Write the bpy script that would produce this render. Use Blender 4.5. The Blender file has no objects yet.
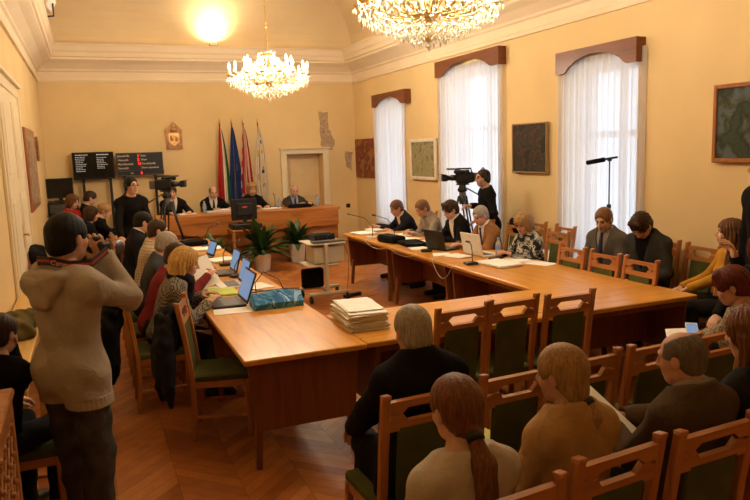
import bpy, math, random
import numpy as np
from mathutils import Vector, Matrix, Euler
random.seed(7)
SC = bpy.context.scene
COL = SC.collection
PI = math.pi
rad = math.radians

# ------------------------------------------------------------------ materials
def _nt(name):
    m = bpy.data.materials.new(name); m.use_nodes = True
    nt = m.node_tree
    b = nt.nodes['Principled BSDF']
    return m, nt, b

def _coords(nt, scale=(1, 1, 1), rot=(0, 0, 0)):
    tc = nt.nodes.new('ShaderNodeTexCoord'); mp = nt.nodes.new('ShaderNodeMapping')
    mp.inputs['Scale'].default_value = scale; mp.inputs['Rotation'].default_value = rot
    nt.links.new(tc.outputs['Object'], mp.inputs['Vector'])
    return mp.outputs['Vector']

def _noise(nt, vec, scale, detail=3.0, rough=.55, dist=0.0):
    n = nt.nodes.new('ShaderNodeTexNoise'); n.inputs['Scale'].default_value = scale
    n.inputs['Detail'].default_value = detail; n.inputs['Roughness'].default_value = rough
    n.inputs['Distortion'].default_value = dist
    nt.links.new(vec, n.inputs['Vector']); return n

def _ramp(nt, fac, stops):
    r = nt.nodes.new('ShaderNodeValToRGB'); e = r.color_ramp.elements
    while len(e) < len(stops): e.new(0.5)
    for i, (p, c) in enumerate(stops):
        e[i].position = p; e[i].color = (c[0], c[1], c[2], 1)
    nt.links.new(fac, r.inputs['Fac']); return r

def _bump(nt, b, h, strength, dist=.01):
    bp = nt.nodes.new('ShaderNodeBump'); bp.inputs['Strength'].default_value = strength
    bp.inputs['Distance'].default_value = dist
    nt.links.new(h, bp.inputs['Height']); nt.links.new(bp.outputs['Normal'], b.inputs['Normal'])

def mix(c, k): return tuple(max(0, min(1, v * k)) for v in c[:3])

def plain(name, c, rough=.6, var=.12, scale=6, bump=0.0, bscale=80, metal=0.0, spec=.4, coat=0.0):
    m, nt, b = _nt(name)
    b.inputs['Roughness'].default_value = rough; b.inputs['Metallic'].default_value = metal
    b.inputs['Specular IOR Level'].default_value = spec
    b.inputs['Coat Weight'].default_value = coat
    v = _coords(nt); n = _noise(nt, v, scale)
    r = _ramp(nt, n.outputs['Fac'], [(.3, mix(c, 1 - var)), (.7, mix(c, 1 + var))])
    nt.links.new(r.outputs['Color'], b.inputs['Base Color'])
    if bump:
        n2 = _noise(nt, v, bscale, 2); _bump(nt, b, n2.outputs['Fac'], bump, .004)
    return m

def cloth(name, c, var=.18, rough=.9, wr=.35):
    m, nt, b = _nt(name)
    b.inputs['Roughness'].default_value = rough; b.inputs['Specular IOR Level'].default_value = .1
    v = _coords(nt); n = _noise(nt, v, 9, 4)
    r = _ramp(nt, n.outputs['Fac'], [(.3, mix(c, 1 - var)), (.7, mix(c, 1 + var))])
    nt.links.new(r.outputs['Color'], b.inputs['Base Color'])
    n2 = _noise(nt, v, 14, 4, .6, .6); _bump(nt, b, n2.outputs['Fac'], wr, .03)
    return m

def wood(name, c1, c2, axis=0, rough=.35, scale=1.0, coat=.2, rings=8):
    m, nt, b = _nt(name)
    b.inputs['Roughness'].default_value = rough; b.inputs['Coat Weight'].default_value = coat
    b.inputs['Coat Roughness'].default_value = .2; b.inputs['Specular IOR Level'].default_value = .35
    s = [14 * scale] * 3; s[axis] = 1.3 * scale
    v = _coords(nt, tuple(s)); n = _noise(nt, v, 1.6, 6, .6, .8)
    r = _ramp(nt, n.outputs['Fac'], [(.25, c2), (.5, c1), (.75, mix(c1, 1.18))])
    nt.links.new(r.outputs['Color'], b.inputs['Base Color'])
    _bump(nt, b, n.outputs['Fac'], .06, .004)
    return m

def checks(name, c1, c2, size=.012, rough=.9):
    m, nt, b = _nt(name); b.inputs['Roughness'].default_value = rough
    b.inputs['Specular IOR Level'].default_value = .15
    v = _coords(nt)
    ck = nt.nodes.new('ShaderNodeTexChecker'); ck.inputs['Scale'].default_value = 1 / size
    ck.inputs['Color1'].default_value = (*c1, 1); ck.inputs['Color2'].default_value = (*c2, 1)
    nt.links.new(v, ck.inputs['Vector']); nt.links.new(ck.outputs['Color'], b.inputs['Base Color'])
    n2 = _noise(nt, v, 14, 4, .6, .6); _bump(nt, b, n2.outputs['Fac'], .3, .03)
    return m

def grid_cloth(name, base, line, size=.03):
    m, nt, b = _nt(name); b.inputs['Roughness'].default_value = .9
    b.inputs['Specular IOR Level'].default_value = .15
    v = _coords(nt)
    br = nt.nodes.new('ShaderNodeTexBrick'); br.offset = 0.0
    br.inputs['Scale'].default_value = 1.0; br.inputs['Brick Width'].default_value = size
    br.inputs['Row Height'].default_value = size; br.inputs['Mortar Size'].default_value = size * .09
    br.inputs['Color1'].default_value = (*base, 1); br.inputs['Color2'].default_value = (*mix(base, .92), 1)
    br.inputs['Mortar'].default_value = (*line, 1)
    mp = _coords(nt, (1, 1, 1), (rad(90), 0, 0))
    nt.links.new(mp, br.inputs['Vector']); nt.links.new(br.outputs['Color'], b.inputs['Base Color'])
    return m

def blotch(name, cols, scale=14, rough=.85, detail=1.5, dist=.4):
    """several colours in hard-edged blotches (printed cloth)"""
    m, nt, b = _nt(name); b.inputs['Roughness'].default_value = rough
    b.inputs['Specular IOR Level'].default_value = .2
    n = _noise(nt, _coords(nt), scale, detail, .5, dist)
    k = len(cols); st = [(.36 + .28 * i / k, c) for i, c in enumerate(cols)]; st[0] = (0, cols[0])
    r = _ramp(nt, n.outputs['Fac'], st); r.color_ramp.interpolation = 'CONSTANT'
    nt.links.new(r.outputs['Color'], b.inputs['Base Color'])
    return m

def hairmat(name, c, rough=.45):
    m, nt, b = _nt(name); b.inputs['Roughness'].default_value = rough
    b.inputs['Specular IOR Level'].default_value = .2
    v = _coords(nt, (90, 90, 8)); n = _noise(nt, v, 1.4, 4, .6, .4)
    r = _ramp(nt, n.outputs['Fac'], [(.3, mix(c, .55)), (.55, c), (.75, mix(c, 1.35))])
    nt.links.new(r.outputs['Color'], b.inputs['Base Color'])
    _bump(nt, b, n.outputs['Fac'], .5, .006)
    return m

def emit(name, c, s, base=None):
    m, nt, b = _nt(name)
    b.inputs['Base Color'].default_value = (*(base or c), 1)
    b.inputs['Emission Color'].default_value = (*c, 1); b.inputs['Emission Strength'].default_value = s
    return m

# ------------------------------------------------------------------ mesh builder
class MB:
    def __init__(s): s.v = []; s.f = []; s.m = []; s.sm = []
    def add(s, vs, fs, mi=0, smooth=False):
        o = len(s.v); s.v += [tuple(v) for v in vs]
        for f in fs: s.f.append(tuple(o + i for i in f)); s.m.append(mi); s.sm.append(smooth)
        return s
    def box(s, c, d, rot=None, bev=.004, mi=0):
        hx, hy, hz = d[0] / 2, d[1] / 2, d[2] / 2
        bev = min(bev, .45 * min(hx, hy, hz) * 2 * .5)
        R = Matrix.Identity(3) if rot is None else (rot if isinstance(rot, Matrix) else Euler(rot).to_matrix())
        c = Vector(c); vs = []; ix = {}
        for sx in (-1, 1):
            for sy in (-1, 1):
                for sz in (-1, 1):
                    for a in range(3):
                        p = [sx * (hx - bev), sy * (hy - bev), sz * (hz - bev)]
                        p[a] = (sx * hx, sy * hy, sz * hz)[a]
                        ix[(sx, sy, sz, a)] = len(vs); vs.append(c + R @ Vector(p))
        F = []
        for a in range(3):
            b_, c_ = (a + 1) % 3, (a + 2) % 3
            for sg in (-1, 1):
                q = []
                for (u, w) in ((-1, -1), (1, -1), (1, 1), (-1, 1)):
                    k = [0, 0, 0]; k[a] = sg; k[b_] = u; k[c_] = w; q.append(ix[(*k, a)])
                F.append(q if sg > 0 else q[::-1])
        for a in range(3):
            b_, c_ = (a + 1) % 3, (a + 2) % 3
            for u in (-1, 1):
                for w in (-1, 1):
                    k0 = [0, 0, 0]; k1 = [0, 0, 0]
                    k0[a] = -1; k1[a] = 1
                    for k in (k0, k1): k[b_] = u; k[c_] = w
                    q = [ix[(*k0, b_)], ix[(*k1, b_)], ix[(*k1, c_)], ix[(*k0, c_)]]
                    F.append(q if u * w < 0 else q[::-1])
        for sx in (-1, 1):
            for sy in (-1, 1):
                for sz in (-1, 1):
                    q = [ix[(sx, sy, sz, a)] for a in range(3)]
                    F.append(q if sx * sy * sz > 0 else q[::-1])
        return s.add(vs, F, mi)
    def bar(s, a, b, w, h, bev=.004, up=(0, 0, 1), mi=0):
        a, b = Vector(a), Vector(b); z = (b - a); L = z.length; z.normalize()
        u = Vector(up)
        if abs(z.dot(u)) > .97: u = Vector((0, 1, 0))
        x = u.cross(z).normalized(); y = z.cross(x)
        return s.box((a + b) / 2, (w, h, L), Matrix((x, y, z)).transposed(), bev, mi)
    def tube(s, pts, r, n=8, mi=0, cap=True, flat=1.0):
        pts = [Vector(p) for p in pts]; k = len(pts)
        rs = r if isinstance(r, (list, tuple)) else [r] * k
        vs = []; fs = []; ref = None
        for i, p in enumerate(pts):
            t = (pts[min(i + 1, k - 1)] - pts[max(i - 1, 0)]).normalized()
            if ref is None:
                ref = Vector((0, 0, 1)) if abs(t.z) < .9 else Vector((1, 0, 0))
            x = (ref - t * ref.dot(t)).normalized(); y = t.cross(x); ref = x
            for j in range(n):
                a = 2 * PI * j / n
                vs.append(p + x * (rs[i] * math.cos(a)) + y * (rs[i] * flat * math.sin(a)))
        for i in range(k - 1):
            for j in range(n):
                a = i * n + j; b = i * n + (j + 1) % n
                fs.append((a, b, b + n, a + n))
        s.add(vs, fs, mi, True)
        if cap:
            o = len(s.v) - len(vs)
            s.f.append(tuple(o + j for j in range(n))[::-1]); s.m.append(mi); s.sm.append(False)
            s.f.append(tuple(o + (k - 1) * n + j for j in range(n))); s.m.append(mi); s.sm.append(False)
        return s
    def lathe(s, prof, n=20, c=(0, 0, 0), mi=0, smooth=True):
        c = Vector(c); vs = []; fs = []; k = len(prof)
        for (r, z) in prof:
            for j in range(n):
                a = 2 * PI * j / n; vs.append(c + Vector((r * math.cos(a), r * math.sin(a), z)))
        for i in range(k - 1):
            for j in range(n):
                a = i * n + j; b = i * n + (j + 1) % n
                fs.append((a, b, b + n, a + n))
        return s.add(vs, fs, mi, smooth)
    def prism(s, poly, thick, M=None, mi=0):
        """poly (x,z) CCW seen from -y, extruded over y in [-t/2, t/2]; M maps to place"""
        n = len(poly); M = M or Matrix.Identity(4)
        vs = [M @ Vector((x, -thick / 2, z)) for x, z in poly] + [M @ Vector((x, thick / 2, z)) for x, z in poly]
        fs = [tuple(range(n)), tuple(range(2 * n - 1, n - 1, -1))]
        for i in range(n):
            j = (i + 1) % n; fs.append((i, i + n, j + n, j))
        return s.add(vs, fs, mi)
    def ball(s, c, r, n=10, mi=0, sc=(1, 1, 1)):
        c = Vector(c); m = max(4, n // 2); vs = [c + Vector((0, 0, -r * sc[2]))]; fs = []
        for i in range(1, m):
            t = -PI / 2 + PI * i / m
            for j in range(n):
                a = 2 * PI * j / n
                vs.append(c + Vector((r * sc[0] * math.cos(t) * math.cos(a), r * sc[1] * math.cos(t) * math.sin(a), r * sc[2] * math.sin(t))))
        vs.append(c + Vector((0, 0, r * sc[2])))
        for j in range(n): fs.append((0, 1 + (j + 1) % n, 1 + j))
        for i in range(m - 2):
            for j in range(n):
                a = 1 + i * n + j; b = 1 + i * n + (j + 1) % n; fs.append((a, b, b + n, a + n))
        L = len(vs) - 1; o = 1 + (m - 2) * n
        for j in range(n): fs.append((o + j, o + (j + 1) % n, L))
        return s.add(vs, fs, mi, True)
    def mesh(s, name, mats):
        me = bpy.data.meshes.new(name); me.from_pydata(s.v, [], s.f)
        mats = mats if isinstance(mats, (list, tuple)) else [mats]
        for m in mats: me.materials.append(m)
        me.polygons.foreach_set('material_index', s.m); me.polygons.foreach_set('use_smooth', s.sm)
        me.update(); return me
    def build(s, name, mats, parent=None, loc=None, rz=0.0):
        return link(name, s.mesh(name, mats), parent, loc, rz)

def link(name, me, parent=None, loc=None, rz=0.0):
    o = bpy.data.objects.new(name, me); COL.objects.link(o)
    if parent is not None: o.parent = parent
    if loc is not None: o.location = loc
    if rz: o.rotation_euler = (0, 0, rz)
    return o

def empty(name, loc=(0, 0, 0), rz=0.0):
    return link(name, None, None, loc, rz)

def tag(o, label=None, cat=None, group=None, kind=None):
    if label: o['label'] = label
    if cat: o['category'] = cat
    if group: o['group'] = group
    if kind: o['kind'] = kind
    return o

KIDS = {}
def kids(o): return [c for c in bpy.data.objects if c.parent is o]
def copy_tree(o, parent=None):
    c = o.copy(); COL.objects.link(c)
    if parent is not None: c.parent = parent
    if o.name not in KIDS: KIDS[o.name] = kids(o)
    for ch in KIDS[o.name]: copy_tree(ch, c)
    return c
def clone(o, loc, rz, label=None, group=None):
    c = copy_tree(o); c.location = loc; c.rotation_euler = (0, 0, rz)
    if label: c['label'] = label
    if group: c['group'] = group
    return c
# ------------------------------------------------------------------ implicit bodies
class Field:
    def __init__(s, lo, hi, v):
        s.v = v; s.lo = np.array(lo, float)
        n = np.ceil((np.array(hi) - s.lo) / v).astype(int) + 1
        s.ax = [(s.lo[i] + v * np.arange(n[i])).astype(np.float32) for i in range(3)]
        s.F = np.full(tuple(n), 1.0, np.float32)
    def _sub(s, lo, hi, m):
        sl = []
        for i in range(3):
            a = int(np.searchsorted(s.ax[i], lo[i] - m)); b = int(np.searchsorted(s.ax[i], hi[i] + m))
            if b <= a: return None
            sl.append(slice(a, b))
        return tuple(sl)
    def _xyz(s, sl):
        return (s.ax[0][sl[0]][:, None, None], s.ax[1][sl[1]][None, :, None], s.ax[2][sl[2]][None, None, :])
    def _dist(s, pr, m):
        if pr[0] == 'c':
            a, b = np.array(pr[1], float), np.array(pr[2], float); r1, r2 = pr[3], pr[4]
            R = max(r1, r2); sl = s._sub(np.minimum(a, b) - R, np.maximum(a, b) + R, m)
            if sl is None: return None, None
            X, Y, Z = s._xyz(sl); d = b - a; L2 = max(float(d @ d), 1e-9)
            px, py, pz = X - a[0], Y - a[1], Z - a[2]
            t = np.clip((px * d[0] + py * d[1] + pz * d[2]) / L2, 0, 1)
            D = np.sqrt((px - t * d[0]) ** 2 + (py - t * d[1]) ** 2 + (pz - t * d[2]) ** 2) - (r1 + (r2 - r1) * t)
            return sl, D.astype(np.float32)
        c, ax, r = np.array(pr[1], float), np.array(pr[2], float), np.array(pr[3], float)
        ext = np.sqrt(((ax * r[:, None]) ** 2).sum(0)); sl = s._sub(c - ext, c + ext, m)
        if sl is None: return None, None
        X, Y, Z = s._xyz(sl); px, py, pz = X - c[0], Y - c[1], Z - c[2]
        q = [(px * ax[i][0] + py * ax[i][1] + pz * ax[i][2]) / r[i] for i in range(3)]
        k0 = np.sqrt(q[0] ** 2 + q[1] ** 2 + q[2] ** 2)
        k1 = np.sqrt((q[0] / r[0]) ** 2 + (q[1] / r[1]) ** 2 + (q[2] / r[2]) ** 2) + 1e-6
        return sl, (k0 * (k0 - 1) / k1).astype(np.float32)
    def add(s, pr, k=.03, grow=0.0):
        if grow:
            pr = (pr[0], pr[1], pr[2], pr[3] + grow, pr[4] + grow) if pr[0] == 'c' else (pr[0], pr[1], pr[2], tuple(x + grow for x in pr[3]))
        sl, D = s._dist(pr, .06 + k)
        if sl is None: return s
        A = s.F[sl]; h = np.clip(.5 + .5 * (A - D) / k, 0, 1)
        s.F[sl] = A * (1 - h) + D * h - k * h * (1 - h); return s
    def cut(s, pr, k=.01):
        sl, D = s._dist(pr, .04 + k)
        if sl is None: return s
        A = s.F[sl]; D = -D; h = np.clip(.5 - .5 * (A - D) / k, 0, 1)
        s.F[sl] = A * (1 - h) + D * h + k * h * (1 - h); return s
    def clip(s, n, p):
        X, Y, Z = s._xyz((slice(None),) * 3)
        s.F = np.maximum(s.F, (n[0] * (X - p[0]) + n[1] * (Y - p[1]) + n[2] * (Z - p[2])).astype(np.float32)); return s
    def fn(s, f):
        X, Y, Z = s._xyz((slice(None),) * 3); s.F = f(s.F, X, Y, Z).astype(np.float32); return s
    def mesh(s):
        return nets(s.F, s.lo, s.v)

def nets(F, lo, v):
    F = F.copy()
    for a in range(3):
        i = [slice(None)] * 3
        for e in (0, -1): i[a] = e; F[tuple(i)] = np.maximum(F[tuple(i)], 1e-3)
    S = F < 0; nx, ny, nz = F.shape; cnt = np.zeros((nx - 1, ny - 1, nz - 1), np.int8)
    cor = [(i, j, k) for i in (0, 1) for j in (0, 1) for k in (0, 1)]
    for (i, j, k) in cor: cnt += S[i:nx - 1 + i, j:ny - 1 + j, k:nz - 1 + k]
    C = np.argwhere((cnt > 0) & (cnt < 8))
    if not len(C): return np.zeros((0, 3)), np.zeros((0, 4), int)
    ids = np.full(cnt.shape, -1, np.int64); ids[tuple(C.T)] = np.arange(len(C))
    P = np.zeros((len(C), 3)); W = np.zeros(len(C))
    for a in range(3):
        b, c = [x for x in range(3) if x != a]
        for u in (0, 1):
            for w in (0, 1):
                o0 = np.zeros(3, int); o0[b] = u; o0[c] = w; o1 = o0.copy(); o1[a] = 1
                f0 = F[tuple((C + o0).T)].astype(float); f1 = F[tuple((C + o1).T)].astype(float)
                m = (f0 < 0) != (f1 < 0); t = np.where(m, f0 / np.where(m, f0 - f1, 1), 0)
                p = np.repeat(o0[None].astype(float), len(C), 0); p[:, a] += t
                P[m] += p[m]; W[m] += 1
    V = lo + v * (C + P / W[:, None]); Q = []
    for a in range(3):
        b, c = (a + 1) % 3, (a + 2) % 3
        s0 = [slice(None)] * 3; s1 = [slice(None)] * 3; s0[a] = slice(0, -1); s1[a] = slice(1, None)
        E = np.argwhere(S[tuple(s0)] != S[tuple(s1)])
        ok = (E[:, b] > 0) & (E[:, c] > 0) & (E[:, b] < F.shape[b] - 1) & (E[:, c] < F.shape[c] - 1); E = E[ok]
        ins = S[tuple(E.T)]
        def cid(db, dc):
            q = E.copy(); q[:, b] -= db; q[:, c] -= dc; return ids[tuple(q.T)]
        q = np.stack([cid(1, 1), cid(0, 1), cid(0, 0), cid(1, 0)], 1)
        q[~ins] = q[~ins][:, ::-1]; Q.append(q)
    return V, np.concatenate(Q)

def npmesh(name, V, Q, mats, mi=None):
    me = bpy.data.meshes.new(name); me.from_pydata(V.tolist(), [], Q.tolist())
    for m in (mats if isinstance(mats, (list, tuple)) else [mats]): me.materials.append(m)
    if mi is not None: me.polygons.foreach_set('material_index', mi.astype(np.int32))
    me.polygons.foreach_set('use_smooth', np.ones(len(Q), bool)); me.update(); return me

I3 = np.eye(3)
def E_(c, r, ax=I3): return ('e', c, ax, r)
def C_(a, b, r1, r2=None): return ('c', a, b, r1, r1 if r2 is None else r2)

# ---- head, face front +y, centre of head at origin, crown z .118, chin -.113
_cache = {}
def head_mesh(v, fem=False, jowl=0.0):
    key = ('h', v, fem, jowl)
    if key in _cache: return _cache[key]
    f = Field((-.11, -.135, -.22), (.11, .145, .14), v)
    j = .92 if fem else 1.0
    f.add(E_((0, -.012, .03), (.076, .097, .088)), .01)
    f.add(E_((0, .028, -.033), (.061 * j, .066, .083)), .03)
    f.add(E_((0, .05, -.09), (.033 * j, .026, .023)), .03)
    f.add(E_((0, .012, -.075), (.05 * j + jowl, .05 + jowl, .03 + jowl)), .03)
    f.add(C_((0, -.03, -.04), (0, -.045, -.2), .051 * j, .055 * j), .03)
    for s in (-1, 1):
        f.add(E_((s * .037, .06, -.028), (.022, .02, .024)), .02)
        f.add(C_((s * .012, .088, .03), (s * .046, .07, .028), .011, .009), .015)
        f.cut(E_((s * .032, .097, .008), (.02, .02, .013)), .012)
        f.add(E_((s * .032, .072, .006), (.0135, .0135, .0125)), .004)
        f.add(E_((s * .079, -.008, -.008), (.009, .02, .031)), .008)
        f.add(E_((s * .012, .1, -.03), (.009, .009, .007)), .006)
    f.add(C_((0, .09, .018), (0, .113, -.024), .008, .012), .012)
    f.add(E_((0, .085, -.056), (.025, .014, .008)), .008)
    f.add(E_((0, .083, -.07), (.022, .014, .008)), .008)
    f.cut(E_((0, .1, -.063), (.024, .01, .0022)), .003)
    V, Q = f.mesh(); c = V[Q].mean(1); mi = np.zeros(len(Q))
    ex = np.abs(np.abs(c[:, 0]) - .032)
    mi[(ex < .011) & (np.abs(c[:, 2] - .006) < .0065) & (c[:, 1] > .07)] = 1
    mi[(np.abs(c[:, 0]) < .022) & (np.abs(c[:, 2] + .063) < .0125) & (c[:, 1] > .082)] = 2
    mi[(np.abs(np.abs(c[:, 0]) - .031) < .019) & (np.abs(c[:, 2] - .031 + .1 * (np.abs(c[:, 0]) - .03)) < .0055) & (c[:, 1] > .068)] = 3
    _cache[key] = (V, Q, mi); return _cache[key]

def hair_mesh(style, v):
    key = ('hair', style, v)
    if key in _cache: return _cache[key]
    lo, hi = (-.16, -.2, -.2), (.16, .15, .19)
    if style in ('long', 'ponytail', 'lowpony'): lo = (-.18, -.24, -.5)
    f = Field(lo, hi, v)
    th = {'buzz': .006, 'short': .015, 'thick': .024, 'bald': .006, 'bob': .03, 'perm': .036, 'bun': .02, 'long': .026, 'ponytail': .016, 'lowpony': .016}[style]
    f.add(E_((0, -.016, .032), (.077 + th * .8, .098 + th, .089 + th)), .01)
    if style in ('short', 'thick', 'buzz'):
        f.add(E_((0, -.05, -.03), (.066 + th * .7, .058 + th, .075)), .02)
    if style == 'thick': f.add(C_((-.04, .06, .1), (.05, .05, .105), .028, .028), .02)
    if style == 'bald': f.add(E_((0, -.05, -.02), (.07, .056, .07)), .02)
    if style in ('bob', 'perm'):
        for s in (-1, 1): f.add(E_((s * .068, -.02, -.03), (.034, .07, .085)), .03)
        f.add(E_((0, -.07, -.03), (.08, .06, .09)), .03)
        f.add(C_((-.05, .062, .09), (.05, .062, .085), .026, .026), .02)
    if style == 'bun':
        f.add(E_((0, -.06, -.02), (.07, .05, .06)), .02); f.add(E_((0, -.1, .07), (.05, .045, .045)), .02)
    if style == 'long':
        for s in (-1, 1):
            f.add(C_((s * .072, -.02, -.02), (s * .085, .0, -.3), .034, .026), .03)
        f.add(C_((0, -.08, .0), (0, -.085, -.34), .062, .055), .04)
        f.add(C_((-.05, -.08, .0), (-.06, -.07, -.32), .045, .04), .04)
        f.add(C_((.05, -.08, .0), (.06, -.07, -.32), .045, .04), .04)
    if style == 'ponytail':
        f.add(E_((0, -.055, -.035), (.062, .052, .06)), .02)
        f.add(C_((0, -.1, -.06), (.0, -.112, -.085), .026, .022), .015)
        f.add(C_((0, -.112, -.085), (.005, -.14, -.17), .026, .042), .015)
        f.add(C_((.005, -.14, -.17), (-.005, -.145, -.33), .042, .042), .02)
        f.add(C_((-.005, -.145, -.33), (-.02, -.14, -.47), .042, .02), .02)
        f.add(C_((.03, -.12, -.16), (.09, -.1, -.26), .012, .016), .02)
        f.add(C_((.09, -.1, -.26), (.12, -.09, -.4), .016, .006), .02)
    if style == 'lowpony':
        f.add(E_((0, -.055, -.04), (.062, .05, .062)), .02)
        f.add(E_((0, -.07, -.06), (.058, .045, .06)), .02)
        f.add(C_((0, -.095, -.09), (0, -.118, -.12), .027, .022), .012)
        f.add(C_((0, -.118, -.12), (.005, -.135, -.16), .024, .032), .012)
        f.add(C_((.005, -.135, -.16), (.005, -.125, -.235), .032, .016), .012)
    amp = {'perm': .007, 'bob': .004, 'long': .004, 'thick': .004, 'ponytail': .0018, 'lowpony': .0014}.get(style, .0011)
    if style == 'perm':
        f.fn(lambda F, X, Y, Z: F + amp * np.sin(75 * X + 3 * np.sin(50 * Z)) * np.sin(75 * Y + 2 * np.sin(60 * X)) * np.sin(70 * Z + 2 * np.sin(50 * Y)))
    else:
        f.fn(lambda F, X, Y, Z: F + amp * np.sin(np.arctan2(X, -Y + .02) * 22 + 2.5 * np.sin(14 * Z + 9 * X)) + amp * .4 * np.sin(150 * X + 6 * np.sin(20 * Z)))
    # the face stays free
    top = {'short': .078, 'buzz': .078, 'thick': .062, 'bald': .03, 'bob': .06, 'perm': .06, 'bun': .07, 'long': .066, 'ponytail': .072, 'lowpony': .072}[style]
    f.cut(E_((0, .125, top - .125), (.074, .115 if style not in ('bob', 'perm') else .13, .125)), .012)
    if style in ('bob', 'perm', 'long'): f.cut(E_((0, .13, -.09), (.066, .12, .12)), .012)
    if style in ('short', 'buzz', 'thick', 'bald', 'ponytail', 'lowpony', 'bun'):
        for s in (-1, 1):
            f.cut(E_((s * .085, .028, -.055), (.04, .05, .058)), .01)
            f.cut(E_((s * .09, -.008, -.01), (.022, .022, .033)), .008)
    if style == 'bald':
        f.cut(E_((0, .03, .135), (.06, .1, .085)), .012); f.cut(E_((0, .09, .06), (.075, .06, .05)), .012)
    if style in ('short', 'buzz', 'thick', 'bald', 'bun'):
        f.clip((0, .35, -1), (0, -.09, -.085))
    V, Q = f.mesh(); _cache[key] = (V, Q); return _cache[key]

# ---- hand: wrist at origin, fingers +y, palm faces -z, thumb towards +x
def hand_mesh(v, curl):
    key = ('hand', v, curl)
    if key in _cache: return _cache[key]
    f = Field((-.07, -.05, -.13), (.11, .21, .06), v)
    f.add(C_((0, -.045, 0), (0, .01, 0), .026, .026), .02)
    f.add(E_((0, .05, 0), (.042, .052, .017)), .02)
    f.add(E_((.025, .03, -.008), (.02, .035, .017)), .015)
    for i, (x, L) in enumerate(((.031, .036), (.0105, .041), (-.0105, .038), (-.03, .03))):
        p = np.array((x, .088 - abs(i - 1) * .004, 0)); a = .25 * curl; sp = (1.5 - i) * .04
        for q, l in enumerate((L * 1.05, L * .72, L * .6)):
            a += curl * (.5, .75, .55)[q]
            n = p + l * np.array((sp * math.cos(a), math.cos(a), -math.sin(a)))
            f.add(C_(tuple(p), tuple(n), .0098 - q * .0009, .0092 - q * .0011), .006); p = n
    p = np.array((.034, .022, -.004))
    for (d, l, r) in (((.72, .62, -.25), .042, .0125), ((.35, .88, -.3 - .3 * curl), .033, .0105), ((.1 - .4 * curl, .93, -.3 - .4 * curl), .026, .0092)):
        d = np.array(d); d /= np.linalg.norm(d); n = p + d * l
        f.add(C_(tuple(p), tuple(n), r, r * .9), .008); p = n
    V, Q = f.mesh(); _cache[key] = (V, Q); return _cache[key]

def nrm(v): v = np.array(v, float); return v / max(np.linalg.norm(v), 1e-9)
def ik(S, T, l1, l2, pole):
    S, T = np.array(S, float), np.array(T, float); d = T - S; L = np.linalg.norm(d); d = d / max(L, 1e-6)
    L = min(L, (l1 + l2) * .995); L = max(L, abs(l1 - l2) + .03)
    a = (l1 * l1 - l2 * l2 + L * L) / (2 * L); h = math.sqrt(max(l1 * l1 - a * a, 0))
    p = np.array(pole, float); p = p - d * (p @ d); p = nrm(p)
    return S + d * a + p * h, S + d * L

def rotm(pitch, yaw, roll):
    """head frame rows (right, front, up); pitch>0 looks down, yaw>0 turns to its left"""
    M = Euler((-pitch, roll, yaw), 'XYZ').to_matrix()
    return np.array(M)

def folds(F, X, Y, Z, amp, seed):
    w = np.sin(21 * Z + 9 * X + 2.2 * np.sin(13 * Y + seed) + seed) * np.sin(17 * X - 11 * Y + 2 * np.sin(9 * Z + seed))
    w2 = np.sin(46 * Z + 24 * Y + 2.0 * np.sin(17 * X + 2 * seed)) * .35
    return F + amp * (w + w2)

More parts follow.
